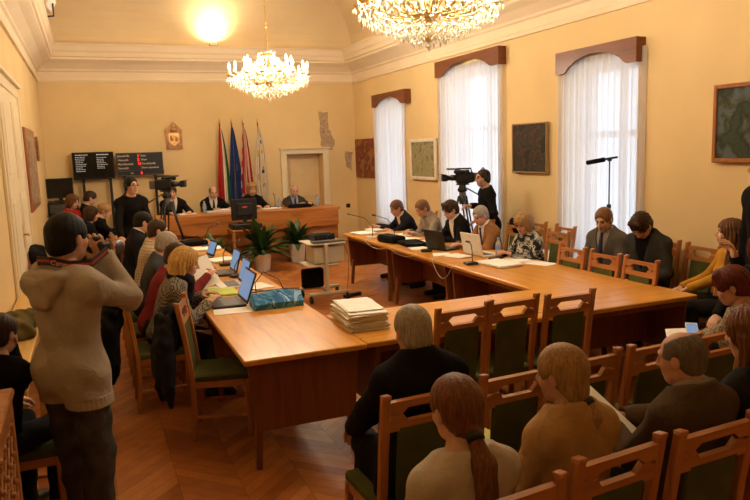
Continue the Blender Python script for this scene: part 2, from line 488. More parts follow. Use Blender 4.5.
EYE = LIP = None
NP = [0]
def person(label, x, y, rz, sit=None, z0=0.0, s=1.0, fem=False, lean=.08, side=0.0, head=(0, 0, 0), hands=None, knees=None, feet=None, curl=(.6, .6),
           palm=None, elbow=None, top='sweater', tm=None, sm=None, tie=None, bm=None, shoe=None, hair='short', hm=None, skin=None, v=.018, fat=1.0,
           glasses=False, phones=False, brow=None, group=None, coat=0.0, crown=None, scarf=None, loose=0.0):
    NP[0] += 1; seed = NP[0] * 1.7
    cz, sz = math.cos(-rz), math.sin(-rz)
    def loc(p):
        dx, dy = p[0] - x, p[1] - y
        return np.array((dx * cz - dy * sz, dx * sz + dy * cz, p[2] - z0))
    H = s
    P = np.array((0, 0, (sit + .095 * H) if sit is not None else .93 * H))
    u = nrm((side, math.sin(lean), math.cos(lean))); r = nrm(np.cross((0, 1, 0), u)); fw = np.cross(u, r)
    AX = np.stack([r, fw, u])
    T = lambda a, b, c: P + (r * a + fw * b + u * c) * H
    sh = (.15 if fem else .168) * H
    nb = T(0, -.005 + .03 * lean, .52)
    HR = rotm(*head); hcM = HR
    hc = nb + H * (u * .05 + fw * .012) + HR @ np.array((0, .03, .1)) * H
    if crown is not None:   # stand the figure so that the top of its head comes here
        c_, s_ = math.cos(rz), math.sin(rz); x = crown[0] - (hc[0] * c_ - hc[1] * s_); y = crown[1] - (hc[0] * s_ + hc[1] * c_)
    SH = {q: nb + r * (q * sh) - u * (.085 * H) for q in (-1, 1)}
    hip = {q: P + r * (q * .088 * H) for q in (-1, 1)}
    if sit is not None:
        kn = {q: np.array((q * .115, .43 * H, sit + .065)) for q in (-1, 1)}
        ft = {q: np.array((q * .12, .40 * H, .085)) for q in (-1, 1)}
    else:
        kn = {q: np.array((q * .095, .02, .5 * H)) for q in (-1, 1)}
        ft = {q: np.array((q * .1, -.02, .085)) for q in (-1, 1)}
    if knees:
        for q, p in knees.items(): kn[q] = np.array(p, float)
    if feet:
        for q, p in feet.items(): ft[q] = np.array(p, float)
    hands = hands or {}
    HT = {}; EL = {}
    for q in (-1, 1):
        t = hands.get(q)
        if t is None: t = np.array((q * .11, .3, (sit or .75) + .17)) if sit is not None else np.array((q * .25, .05, .83 * H))
        else: t = loc(t)
        pole = (q * .6, -.5, -.6)
        if elbow and q in elbow: pole = elbow[q]
        EL[q], HT[q] = ik(SH[q], t, .285 * H, .255 * H, pole)
    # ---------------- primitive lists
    k = fat
    torso = [E_(T(0, 0, .02), (.155 * H * (1.05 if fem else 1) * k, .12 * H * k, .13 * H), AX), E_(T(0, .005, .17), (.138 * H * k, .105 * H * k * k, .17 * H), AX),
             E_(T(0, .0, .35), ((.15 if fem else .165) * H * (k * .5 + .5), .11 * H * (k * .5 + .5), .19 * H), AX), C_(tuple(SH[-1]), tuple(SH[1]), .056 * H, .056 * H),
             C_(tuple(nb + u * .01), tuple(SH[-1]), .06 * H, .05 * H), C_(tuple(nb + u * .01), tuple(SH[1]), .06 * H, .05 * H)]
    if fem: torso += [E_(T(q * .07, .085, .3), (.065 * H, .06 * H, .07 * H), AX) for q in (-1, 1)]
    arms = []; legs = []
    for q in (-1, 1):
        arms += [C_(tuple(SH[q]), tuple(EL[q]), .05 * H, .041 * H), C_(tuple(EL[q]), tuple(HT[q]), .041 * H, .028 * H)]
        legs += [C_(tuple(hip[q]), tuple(kn[q]), .083 * H * k, .056 * H), C_(tuple(kn[q]), tuple(ft[q]), .055 * H, .038 * H)]
        if sit is None: legs.append(E_(tuple(hip[q] + np.array((0, -.025, -.02))), (.085 * H, .085 * H, .1 * H)))
    pts = np.array([P, nb, hc, *SH.values(), *EL.values(), *HT.values(), *kn.values(), *ft.values()])
    lo = pts.min(0) - .2; hi = pts.max(0) + .2; lo[2] = max(lo[2], -.03)
    root = None
    # ---------------- body
    vb = max(v, .016)
    f = Field(lo, hi, vb)
    for p in torso: f.add(p, .05, -.014)
    for p in arms: f.add(p, .02, -.007)
    for p in legs: f.add(p, .03, -.008)
    f.add(C_(tuple(nb - u * .05), tuple(nb + (hc - nb) * .5), .05 * H, .05 * H), .03)
    V, Q = f.mesh(); Vs = [V]; Qs = [Q]; Ms = [np.zeros(len(Q))]; off = len(V)
    vh = .0055 if v < .014 else .0075
    Vh, Qh, Mh = head_mesh(vh, fem, .012 if k > 1.08 else 0.0)
    Vs.append(hc + (Vh * H) @ HR.T); Qs.append(Qh + off); Ms.append(Mh); off += len(Vh)
    for q in (-1, 1):
        Vd, Qd = hand_mesh(.0055 if v < .014 else .0075, curl[0 if q < 0 else 1])
        d = nrm(HT[q] - EL[q]); pn = np.array((palm or {}).get(q, (0, 0, -1)), float); n_ = nrm(-pn + d * (pn @ d)); sx = np.cross(d, n_)
        if q > 0: Vd = Vd * np.array((-1, 1, 1)); Qd = Qd[:, ::-1]
        M = np.stack([sx, d, n_], 1)
        Vs.append(HT[q] + (Vd * H) @ M.T); Qs.append(Qd + off); Ms.append(np.zeros(len(Qd))); off += len(Vd)
    me = npmesh('person', np.concatenate(Vs), np.concatenate(Qs), [skin, EYE, LIP, brow or hm or EYE], np.concatenate(Ms))
    root = link('person', me, None, (x, y, z0), rz); tag(root, label, 'person', group)
    # ---------------- clothes
    g = {'jacket': .02, 'coat': .03, 'sweater': .012, 'hoodie': .022, 'shirt': .008}[top]
    f = Field(lo, hi, v)
    for p in torso: f.add(p, .05, g)
    hem = -.1 if top in ('jacket', 'hoodie') else -.05
    if coat:
        for q in (-1, 1): f.add(C_(tuple(T(q * .06, -.03, .05)), tuple(T(q * .1, -.06, -.06 - coat)), .13 * H, .14 * H), .06)
        if sit is not None:
            for q in (-1, 1):
                m_ = hip[q] + (kn[q] - hip[q]) * .55
                for dz in (0, -.1, -.2): f.add(C_(tuple(hip[q] + np.array((q * .03, -.02, dz))), tuple(m_ + np.array((q * .03, 0, dz))), .115 * H, .1 * H), .05)
            for q in (-1, 1): f.add(C_(tuple(hip[q] + np.array((q * .07, -.05, 0))), tuple(hip[q] + np.array((q * .16, -.06, -.27))), .09, .06), .06)
            f.add(C_(tuple(T(0, -.02, .5)), tuple(T(0, -.02, .585)), .085 * H, .08 * H), .02)
        hem = -coat
    elif sit is not None and top == 'jacket':
        for q in (-1, 1): f.add(C_(tuple(hip[q]), tuple(hip[q] + nrm(kn[q] - hip[q]) * .12), .095 * H, .09 * H), .05)
    if top in ('hoodie', 'sweater', 'shirt', 'jacket') and sit is None:
        for q in (-1, 1): f.add(C_(tuple(hip[q]), tuple(hip[q] + nrm(kn[q] - hip[q]) * .17), .096 * H + loose + .008, .096 * H + loose + .008), .05)
        f.add(C_(tuple(T(-.06, -.05, -.04)), tuple(T(.06, -.05, -.04)), .085 * H, .085 * H), .05)
        for q in (-1, 1): f.add(E_(tuple(hip[q] + np.array((0, -.03, .0))), (.09 * H, .105 * H, .13 * H)), .06)
        hem = -.13
    if top == 'hoodie':
        f.add(E_(T(0, -.145, .455), (.125 * H, .055 * H, .085 * H), AX), .012); f.add(E_(T(0, -.15, .385), (.07 * H, .045 * H, .06 * H), AX), .02)
        rim = [T(-.115, -.03, .5), T(-.1, -.13, .495), T(-.05, -.185, .475), T(.05, -.185, .475), T(.1, -.13, .495), T(.115, -.03, .5)]
        for i in range(5): f.add(C_(tuple(rim[i]), tuple(rim[i + 1]), .026, .026), .008)
        f.add(C_(tuple(T(-.1, -.05, .51)), tuple(T(.1, -.05, .51)), .045, .045), .04)
        f.add(C_(tuple(T(-.1, -.05, .51)), tuple(T(-.06, .08, .47)), .04, .03), .03); f.add(C_(tuple(T(.1, -.05, .51)), tuple(T(.06, .08, .47)), .04, .03), .03)
    if top in ('jacket', 'coat', 'shirt'):
        f.add(C_(tuple(T(0, -.012, .50)), tuple(T(0, -.006, .555 if top != 'shirt' else .56)), .074 * H, .066 * H), .02)
    amp = {'jacket': .003, 'coat': .004, 'sweater': .0035, 'hoodie': .006, 'shirt': .005}[top]
    hd = u if sit is None else nrm(u + np.array((0, -.35, 0)))
    f.clip(tuple(-hd), tuple(T(0, 0, hem))); f.clip(tuple(nrm(u + fw * .25)), tuple(T(0, .0, (.595 if sit is not None else .565) if top == 'coat' else .565 if top in ('jacket', 'shirt') else .545)))
    for p in arms: f.add(p, .025, g * .85)
    for q in (-1, 1):
        d = nrm(HT[q] - EL[q]); f.add(C_(tuple(EL[q] + d * .05), tuple(HT[q] - d * .012), .04 * H + g * .5, .033 * H + g * .6), .02)
    f.fn(lambda F, X, Y, Z: folds(F, X, Y, Z, amp, seed))
    for q in (-1, 1):
        d = nrm(HT[q] - EL[q]); f.cut(C_(tuple(HT[q] + d * .055), tuple(HT[q] + d * .12), .055, .08), .004)
    f.cut(C_(tuple(nb + u * .005 + fw * .02), tuple(nb + (hc - nb) * .7 + fw * .02), .053 * H, .06 * H), .006)
    if sm is not None and top in ('jacket', 'coat'):
        def wedge(F, X, Y, Z):
            lx = (X - P[0]) * r[0] + (Y - P[1]) * r[1] + (Z - P[2]) * r[2]
            ly = (X - P[0]) * fw[0] + (Y - P[1]) * fw[1] + (Z - P[2]) * fw[2]
            lz = (X - P[0]) * u[0] + (Y - P[1]) * u[1] + (Z - P[2]) * u[2]
            w = np.clip((lz / H - .17) * .24, -.02, .075) * H
            return np.maximum(F, -np.maximum(np.abs(lx) - w, .02 - ly))
        f.fn(wedge)
    V, Q = f.mesh()
    nm = {'jacket': 'jacket', 'coat': 'coat', 'sweater': 'sweater', 'hoodie': 'hoodie', 'shirt': 'shirt'}[top]
    link(nm, npmesh(nm, V, Q, tm), root)
    if top == 'hoodie':
        f = Field(lo, hi, v)
        for p in torso[:2]: f.add(p, .05, .016)
        for q in (-1, 1): f.add(C_(tuple(hip[q]), tuple(hip[q] + nrm(kn[q] - hip[q]) * .2), .096 * H + loose + .009, .096 * H + loose + .007), .05)
        f.clip(tuple(-u), tuple(T(0, 0, hem - .05))); f.clip(tuple(u), tuple(T(0, 0, hem + .012)))
        f.fn(lambda F, X, Y, Z: F + .0025 * np.sin(np.arctan2(Y, X) * 60)); V, Q = f.mesh(); link('waistband', npmesh('waistband', V, Q, tm), root)
    if sm is not None:
        f = Field(lo, hi, v)
        for p in torso[1:]: f.add(p, .05, .004)
        f.add(C_(tuple(T(0, -.008, .5)), tuple(T(0, 0, .565)), .066 * H, .06 * H), .015)
        f.clip(tuple(-u), tuple(T(0, 0, .08))); f.clip(tuple(-fw), tuple(T(0, -.08, 0))); f.clip(tuple(nrm(u + fw * .35)), tuple(T(0, 0, .585)))
        f.clip(tuple(r), tuple(T(.11, 0, 0))); f.clip(tuple(-r), tuple(T(-.11, 0, 0)))
        f.cut(C_(tuple(nb + u * .03 + fw * .02), tuple(nb + (hc - nb) * .8 + fw * .03), .05 * H, .056 * H), .005)
        V, Q = f.mesh(); link('shirt', npmesh('shirt', V, Q, sm), root)
    if tie is not None:
        b = MB(); fr = .128 * H
        b.ball(T(0, .095, .505), .017, 8, sc=(1, .8, 1))
        pz = [(.49, .017), (.36, .026), (.2, .03), (.15, .012)]
        b.tube([T(0, (.1 if c > .45 else .128), c) for c, w in pz], [w for c, w in pz], 8, flat=.35)
        b.build('tie', tie, root)
    # ---------------- trousers and shoes
    if bm is not None:
        f = Field(lo, hi, v)
        f.add(torso[0], .05, .006)
        for p in legs: f.add(p, .03, .01 + loose)
        for q in (-1, 1): f.add(C_(tuple(kn[q]), tuple(ft[q]), .062 * H + loose, .058 * H + loose * .7), .02)
        f.fn(lambda F, X, Y, Z: folds(F, X, Y, Z, .005, seed + 2))
        f.clip((0, 0, -1), (0, 0, .07)); f.clip(tuple(u), tuple(T(0, 0, .13 if sit is not None else hem + .05)))
        V, Q = f.mesh(); link('trousers', npmesh('trousers', V, Q, bm), root)
        for q in (-1, 1):
            f = Field(ft[q] - np.array((.1, .14, .1)), ft[q] + np.array((.1, .26, .08)), .012)
            a = ft[q]; yw = q * -.12 * -1
            f.add(C_((a[0], a[1] - .035, .045), (a[0] + q * .02, a[1] + .15, .035), .042, .038), .02)
            f.add(C_((a[0], a[1], .05), (a[0], a[1], .11), .043, .042), .02)
            f.clip((0, 0, -1), (0, 0, ft[q][2] - .083)); V, Q = f.mesh(); link('shoe', npmesh('shoe', V, Q, shoe), root)
    if hm is not None and hair:
        Vr, Qr = hair_mesh(hair, .0065 if v < .014 else .0085)
        link('hair', npmesh('hair', hc + (Vr * H) @ HR.T, Qr, hm), root)
    LH = lambda p: hc + HR @ (np.array(p) * H)
    if hair in ('ponytail', 'lowpony'):
        b = MB(); b.tube([LH(p) for p in (((0, -.1, -.062), (0, -.116, -.09)) if hair == 'ponytail' else ((0, -.1, -.098), (0, -.117, -.118)))], [.031, .029], 12); b.build('hair_tie', BLACKP, root)
    if scarf is not None:
        f = Field(nb - np.array((.25, .25, .4)), nb + np.array((.25, .25, .2)), .01); R_ = .075 * H
        ring = [nb + u * (.02 + .012 * math.sin(2 * a)) + r * (R_ * math.cos(a)) + fw * (R_ * math.sin(a) + .01) for a in np.linspace(0, 2 * PI, 13)]
        for i in range(12): f.add(C_(tuple(ring[i]), tuple(ring[i + 1]), .036, .036), .02)
        for q, l in ((.03, .27), (-.045, .2)): f.add(C_(tuple(nb + r * q + fw * .1), tuple(T(q / H, .15, .5 - l / H)), .035, .042), .03)
        for q in (-1, 1): f.add(C_(tuple(nb + r * (q * .07) - u * .02), tuple(nb + r * (q * .13) - u * .06), .042, .03), .03)
        f.fn(lambda F, X, Y, Z: F + .006 * np.sin(60 * X + 4 * np.sin(20 * Z)) * np.sin(50 * Z + 30 * Y)); V, Q = f.mesh(); link('scarf', npmesh('scarf', V, Q, scarf), root)
    if glasses:
        b = MB()
        for q in (-1, 1):
            b.tube([LH((q * .032 + .021 * math.cos(a), .112 - .1 * abs(.021 * math.cos(a) + 0) * (1), .006 + .016 * math.sin(a))) for a in np.linspace(0, 2 * PI, 13)], .0022, 5, cap=False)
            b.tube([LH((q * .053, .106, .01)), LH((q * .08, .06, .01)), LH((q * .084, -.01, .008))], .0024, 5)
        b.tube([LH((-.011, .113, .01)), LH((.011, .113, .01))], .002, 5)
        b.build('glasses', BLACKP, root)
    if phones:
        b = MB(); b.tube([LH((.098 * math.cos(a), -.01, .0 + .142 * math.sin(a))) for a in np.linspace(0, PI, 15)], .009, 6, flat=.6)
        for q in (-1, 1):
            b.ball(LH((q * .09, -.005, -.005)), .036, 10, sc=(.6, .9, 1.1))
        b.build('headphones', BLACKP, root)
    return root, dict(P=P, hc=hc, HR=HR, nb=nb, HT=HT, EL=EL, T=T, SH=SH, LH=LH)
# ------------------------------------------------------------------ palette
BLACKP = plain('black_plastic', (.012, .012, .013), .4, .1)
GREYP = plain('grey_plastic', (.09, .09, .095), .45, .1)
EYE = plain('eye_dark', (.03, .02, .015), .2); LIP = plain('lips', (.46, .2, .15), .5)
SK1 = plain('skin_light', (.62, .36, .24), .5, .08, 30); SK2 = plain('skin_tan', (.52, .28, .18), .5, .08, 30)
SK3 = plain('skin_ruddy', (.6, .31, .21), .5, .1, 30)
WALL = plain('ochre_plaster', (.78, .585, .305), .85, .05, 1.2, .12, 25, spec=.2)
CORN = plain('cream_cornice_paint', (.83, .69, .5), .8, .04, 1.5, .05, 30, spec=.2)
CEIL = plain('vault_plaster', (.8, .64, .4), .9, .05, 1.0, .1, 20, spec=.15)
CREAM = plain('cream_door_paint', (.82, .7, .48), .55, .05, 3)
LEAFDOOR = plain('ochre_door_leaf', (.76, .56, .3), .6, .05, 3)
CHW = wood('chair_oak', (.44, .17, .05), (.26, .085, .022), 2, .32)
CHWX = wood('chair_oak_rail', (.44, .17, .05), (.27, .09, .024), 0, .32)
GREEN = cloth('green_upholstery', (.085, .092, .028), .15, .85, .1)
TOPW = wood('tabletop_cherry', (.64, .29, .042), (.48, .185, .026), 1, .3, .6, .15)
TOPX = wood('tabletop_cherry_cross', (.62, .28, .042), (.45, .175, .026), 0, .3, .6, .15)
PANW = wood('panel_mahogany', (.2, .065, .022), (.13, .04, .013), 2, .4)
PALEW = wood('pale_beech', (.7, .45, .15), (.6, .36, .1), 1, .35, .6)
DESKW = wood('live_edge_walnut', (.46, .17, .04), (.17, .05, .012), 0, .35, .45, .1)
PELW = wood('pelmet_wood', (.17, .05, .016), (.1, .028, .009), 1, .5, .7, .1)
CARVW = wood('carved_oak', (.42, .17, .05), (.24, .08, .022), 2, .3)
PAPER = plain('paper', (.9, .88, .84), .8, .04, 4); PAPER2 = plain('paper_side', (.78, .72, .64), .85, .18, 220)
WHITEP = plain('white_plastic', (.75, .72, .66), .45, .04); CREAMP = plain('cream_metal', (.62, .56, .44), .5, .05)
CHROME = plain('steel', (.5, .5, .5), .25, .05, metal=1.0)
BRASS = plain('brass', (.7, .48, .18), .3, .1, metal=1.0)
BLACKC = cloth('black_cloth', (.008, .007, .008)); DARKC = cloth('charcoal_cloth', (.02, .019, .02))
NAVY = cloth('navy_suit', (.014, .014, .019))
LEAF = plain('leaf_green', (.035, .085, .02), .4, .5, 12); POTW = plain('white_glaze', (.9, .88, .83), .35, .03)
SOIL = plain('soil', (.05, .03, .02), .95, .3, 40)
SCREEN = emit('laptop_screen', (.33, .52, .85), .5, (.02, .02, .03)); DARKSCR = plain('dark_screen', (.006, .006, .007), .15, .05)

# ------------------------------------------------------------------ the room
XL, XR, YB, YF = -.70, 5.5, 14.4, -2.2
Z0, ZC = 3.40, 4.07

def struct(o, name=None): o['kind'] = 'structure'; return o

def floor():
    tints = [plain('parquet_%d' % i, c, .38, .14, 9, spec=.3, coat=.0) for i, c in enumerate([(.34, .11, .024), (.39, .135, .03), (.28, .085, .019), (.43, .155, .036), (.36, .12, .027)])]
    for t in tints: t.node_tree.nodes['Principled BSDF'].inputs['Coat Roughness'].default_value = .3
    gap = plain('parquet_gap', (.07, .025, .009), .7)
    b = MB(); L, W = .5, .083; g = .0014
    b.add([(XL - .3, YF - .3, -.004), (XR + .3, YF - .3, -.004), (XR + .3, YB + .5, -.004), (XL - .3, YB + .5, -.004)], [(0, 1, 2, 3)], 5)
    s = math.sqrt(.5); step = W / s; colw = (L) * s + W * s * 0
    n = 0
    pitch = L * s
    ncol = int((XR - XL) / pitch) + 3
    rng = random.Random(3)
    for ci in range(-1, ncol):
        sg = 1 if ci % 2 == 0 else -1
        x0 = XL + ci * pitch
        y = YF - 1.0
        while y < YB + .6:
            # plank from (x0, y) along (1, sg) : parallelogram ends cut square to the run
            a = Vector((x0, y if sg > 0 else y + pitch, 0)); d = Vector((s, s * sg, 0))
            e = a + d * L; w = Vector((0, step, 0)); k = Vector((0, g, 0)); h = d * g
            b.add([a + h + k, e - h + k, e - h + w - k, a + h + w - k], [(0, 1, 2, 3)], rng.randrange(5)); y += step
    return struct(b.build('floor', tints + [gap]))
floor()

# openings in the right wall: (y0, y1, z0, z1)
WIN = [(11.82, 13.12, .5, 2.86), (8.6, 10.28, .5, 3.14), (5.9, 7.12, .5, 2.88)]
def wall_right():
    b = MB(); t = .5; x = XR + t / 2; segs = sorted(WIN)
    y = YF
    for (a, c, z0, z1) in segs:
        b.box((x, (y + a) / 2, 2.05), (t, a - y, 4.1), bev=0.0005); b.box((x, (a + c) / 2, z0 / 2), (t, c - a, z0), bev=.0005)
        b.box((x, (a + c) / 2, (z1 + 4.1) / 2), (t, c - a, 4.1 - z1), bev=.0005); y = c
    b.box((x, (y + YB + .5) / 2, 2.05), (t, YB + .5 - y, 4.1), bev=.0005)
    struct(b.build('wall_right', WALL))
wall_right()
b = MB(); b.box((XL - .15, (YF + YB) / 2, 2.05), (.3, YB - YF + .6, 4.1), bev=.0005); struct(b.build('wall_left', WALL))
b = MB(); b.box(((XL + XR) / 2, YF - .15, 2.05), (XR - XL, .3, 4.1), bev=.0005); struct(b.build('wall_front', WALL))
NX0, NX1, NZ = 3.93, 4.73, 1.925
b = MB()
b.box(((XL + NX0) / 2, YB + .2, 2.05), (NX0 - XL, .4, 4.1), bev=.0005); b.box(((NX1 + XR) / 2, YB + .2, 2.05), (XR - NX1, .4, 4.1), bev=.0005)
b.box(((NX0 + NX1) / 2, YB + .2, (NZ + 4.1) / 2), (NX1 - NX0, .4, 4.1 - NZ), bev=.0005); b.box(((NX0 + NX1) / 2, YB + .37, NZ / 2), (NX1 - NX0, .06, NZ), bev=.0005)
struct(b.build('wall_back', WALL))
# door in its white frame at the back
fr = MB()
for xx in (NX0 - .065, NX1 + .065): fr.box((xx, YB - .02, .962), (.13, .06, 1.924), bev=.004); fr.box((xx + (.045 if xx < 4.3 else -.045), YB - .045, .98), (.03, .03, 1.92), bev=.008)
fr.box(((NX0 + NX1) / 2, YB - .021, NZ + .05), (NX1 - NX0 + .26, .062, .1), bev=.004); fr.box(((NX0 + NX1) / 2, YB - .05, NZ + .115), (NX1 - NX0 + .3, .12, .03), bev=.004)
d2 = struct(fr.build('door_2', CREAM))
l = MB(); l.box(((NX0 + NX1) / 2, YB + .3, NZ / 2), (NX1 - NX0 - .01, .05, NZ - .01), bev=.004)
for zz, hh in ((.5, .7), (1.4, .8)): l.box(((NX0 + NX1) / 2, YB + .27, zz), (NX1 - NX0 - .28, .02, hh), bev=.008)
l.build('door_leaf', LEAFDOOR, d2)
# white double door in the left wall
D0, D1, DH = 7.15, 9.2, 2.72
fr = MB()
for yy in (D0, D1): fr.box((XL + .015, yy, DH / 2), (.03, .16, DH), bev=.006); fr.box((XL + .03, yy, DH / 2), (.03, .06, DH), bev=.006)
fr.box((XL + .015, (D0 + D1) / 2, DH + .05), (.03, D1 - D0 + .16, .12), bev=.006); fr.box((XL + .035, (D0 + D1) / 2, DH + .12), (.07, D1 - D0 + .2, .04), bev=.006)
d1 = struct(fr.build('door_1', CREAM)); 
for i in range(2):
    y0 = D0 + .08 + i * (D1 - D0 - .16) / 2; w = (D1 - D0 - .16) / 2; l = MB()
    l.box((XL + .008, y0 + w / 2, DH / 2), (.03, w - .006, DH - .03), bev=.006)
    for zz, hh in ((.42, .55), (1.25, .8), (2.2, .8)):
        l.box((XL + .025, y0 + w / 2, zz), (.014, w - .22, hh), bev=.008); l.box((XL + .032, y0 + w / 2, zz), (.014, w - .34, hh - .12), bev=.008)
    lf = l.build('door_leaf', CREAM, d1)
    if i == 0:
        h = MB(); h.box((XL + .03, y0 + w - .06, 1.2), (.012, .05, .24), bev=.004); h.tube([(XL + .03, y0 + w - .06, 1.22), (XL + .085, y0 + w - .06, 1.22), (XL + .09, y0 + w - .18, 1.22)], .011, 8); h.build('door_handle', BRASS, lf)
# cornice
PROF = [(0, Z0), (.035, Z0), (.04, 3.44), (.02, 3.47), (.02, 3.58), (.05, 3.6), (.055, 3.63), (.09, 3.66), (.16, 3.72), (.235, 3.76), (.27, 3.78), (.27, 3.82), (.3, 3.83), (.31, 3.9), (.33, 3.93), (.35, 4.01), (.37, 4.04), (.37, 4.06), (0, 4.075)]
def cornice(name, pts):
    b = MB(); vs = []; fs = []; n = len(PROF)
    for P in pts: vs += P
    b.add(vs, [(i, i + 1, i + n + 1, i + n) for i in range(n - 1)])
    return struct(b.build(name, CORN))
cornice('trim_1', [[(XL + d, YF, z) for d, z in PROF], [(XL + d, YB - d, z) for d, z in PROF]])
cornice('trim_2', [[(XL + d, YB - d, z) for d, z in PROF], [(XR - d, YB - d, z) for d, z in PROF]])
cornice('trim_3', [[(XR - d, YB - d, z) for d, z in PROF], [(XR - d, YF, z) for d, z in PROF]])
# coved ceiling
def ceiling():
    b = MB(); vs = []; fs = []; N = 14
    for i in range(N + 1):
        a = PI / 2 * i / N; o = 2.1 * (1 - math.cos(a)); z = 4.07 + 1.35 * math.sin(a)
        vs += [(XL + o, YF + o, z), (XR - o, YF + o, z), (XR - o, YB - o, z), (XL + o, YB - o, z)]
    for i in range(N):
        for j in range(4):
            k = (j + 1) % 4; fs.append((4 * i + j, 4 * i + 4 + j, 4 * i + 4 + k, 4 * i + k))
    fs.append(tuple(4 * N + j for j in range(4))[::-1])
    b.add(vs, fs); struct(b.build('ceiling', CEIL))
ceiling()
for nm, a, c in (('baseboard_left', (XL + .012, YF, D0 - .1), None), ('baseboard_back', None, (XL, NX0 - .14)), ('baseboard_right', (XR - .012, YF, YB), None)):
    b = MB()
    if a: b.box((a[0], (a[1] + a[2]) / 2, .06), (.024, a[2] - a[1], .12), bev=.005)
    else: b.box(((c[0] + c[1]) / 2, YB - .012, .06), (c[1] - c[0], .024, .12), bev=.005)
    struct(b.build(nm, PELW))
# stone laid bare in the plaster
STONE = blotch('bare_stone', [(.42, .3, .2), (.55, .4, .27), (.34, .23, .15), (.5, .37, .26)], 9, .95, 3, 1.0)
def patch(name, poly, y):
    b = MB(); b.prism(poly, .012, Matrix.Translation((0, y, 0)))
    struct(b.build(name, STONE))
rng = random.Random(5)
def jag(pts, n=4, amp=.018):
    out = []
    for i, (x, z) in enumerate(pts):
        x2, z2 = pts[(i + 1) % len(pts)]
        for k in range(n):
            t = k / n; out.append((x + (x2 - x) * t + rng.uniform(-amp, amp), z + (z2 - z) * t + rng.uniform(-amp, amp)))
    return out
patch('trim_4', jag([(4.70, 2.3), (4.72, 2.05), (4.98, 1.98), (5.02, 2.2), (4.9, 2.42), (4.88, 2.8), (4.7, 2.8)]), YB - .004)
patch('trim_5', jag([(5.27, 1.62), (5.4, 1.52), (5.42, 1.92), (5.26, 1.94)]), YB - .004)

# ------------------------------------------------------------------ windows, curtains, pelmets
GLASS = bpy.data.materials.new('window_glass'); GLASS.use_nodes = True
nt = GLASS.node_tree; nt.nodes.clear(); o_ = nt.nodes.new('ShaderNodeOutputMaterial'); tr = nt.nodes.new('ShaderNodeBsdfTransparent'); gl = nt.nodes.new('ShaderNodeBsdfGlossy'); mx = nt.nodes.new('ShaderNodeMixShader')
gl.inputs['Roughness'].default_value = .03; mx.inputs[0].default_value = .06; nt.links.new(tr.outputs[0], mx.inputs[1]); nt.links.new(gl.outputs[0], mx.inputs[2]); nt.links.new(mx.outputs[0], o_.inputs[0])
SHEER = bpy.data.materials.new('sheer_curtain'); SHEER.use_nodes = True
nt = SHEER.node_tree; nt.nodes.clear(); o_ = nt.nodes.new('ShaderNodeOutputMaterial'); tr = nt.nodes.new('ShaderNodeBsdfTransparent'); tl = nt.nodes.new('ShaderNodeBsdfTranslucent'); df = nt.nodes.new('ShaderNodeBsdfDiffuse'); m1 = nt.nodes.new('ShaderNodeMixShader'); m2 = nt.nodes.new('ShaderNodeMixShader')
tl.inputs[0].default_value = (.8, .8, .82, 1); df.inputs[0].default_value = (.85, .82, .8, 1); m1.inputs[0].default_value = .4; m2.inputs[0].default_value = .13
nzs = _noise(nt, _coords(nt, (.0, 1.0, .0)), 5.5, 2); crs = _ramp(nt, nzs.outputs['Fac'], [(.4, (.84, .85, .9)), (.5, (.78, .72, .72)), (.62, (.8, .8, .84))]); nt.links.new(crs.outputs['Color'], tl.inputs[0])  # vertical tint bands paint in fold shade and backlit gaps, not woven stripes
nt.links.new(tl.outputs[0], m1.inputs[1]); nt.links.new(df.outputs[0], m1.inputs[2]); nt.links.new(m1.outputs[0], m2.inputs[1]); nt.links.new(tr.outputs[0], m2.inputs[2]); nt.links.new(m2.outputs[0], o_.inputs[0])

WHITEFR = plain('window_paint', (.75, .73, .7), .5, .03)
for i, (y0, y1, z0, z1) in enumerate(WIN):
    x = XR + .36; b = MB()
    for yy in (y0 + .04, y1 - .04, (y0 + y1) / 2): b.box((x, yy, (z0 + z1) / 2), (.07, .08, z1 - z0), bev=.006)
    for zz in (z0 + .04, z1 - .04, z0 + (z1 - z0) * .66): b.box((x, (y0 + y1) / 2, zz), (.068, y1 - y0, .08), bev=.006)
    b.box((XR + .2, (y0 + y1) / 2, z0 + .01), (.42, y1 - y0, .03), bev=.004)
    w = struct(b.build('window_%d' % (3 - i if False else i + 1), WHITEFR))
    g = MB(); g.box((x, (y0 + y1) / 2, (z0 + z1) / 2), (.006, y1 - y0 - .1, z1 - z0 - .1), bev=.0005); g.build('pane', GLASS, w)

def curtain(y0, y1, z0, z1, folds_, label, seed, x=5.452, gather=0.0):
    r = random.Random(seed); ph = [r.uniform(0, 6) for _ in range(4)]; b = MB(); ny, nz = 150, 16; vs = []
    for j in range(nz + 1):
        t = j / nz; z = z1 + (z0 - z1) * t
        for i in range(ny + 1):
            s = i / ny; y = y0 + (y1 - y0) * s
            y = y + gather * math.sin(t * PI) * (.5 - s)
            a = folds_ * 2 * PI * s
            d = (.016 + .006 * t) * math.sin(a + ph[0] + .9 * math.sin(2.3 * s * 6 + ph[1])) + .008 * math.sin(2.7 * a + ph[2] + t)
            vs.append((x + d, y, z))
    fs = [(j * (ny + 1) + i, j * (ny + 1) + i + 1, (j + 1) * (ny + 1) + i + 1, (j + 1) * (ny + 1) + i) for j in range(nz) for i in range(ny)]
    b.add(vs, fs, 0, True)
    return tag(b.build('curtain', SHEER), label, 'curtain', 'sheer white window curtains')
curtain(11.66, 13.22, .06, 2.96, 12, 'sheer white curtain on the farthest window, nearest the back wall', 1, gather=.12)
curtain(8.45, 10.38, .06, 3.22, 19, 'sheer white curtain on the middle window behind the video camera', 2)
curtain(5.76, 7.22, .06, 2.96, 15, 'sheer white curtain on the nearest window behind the microphone stand', 3)

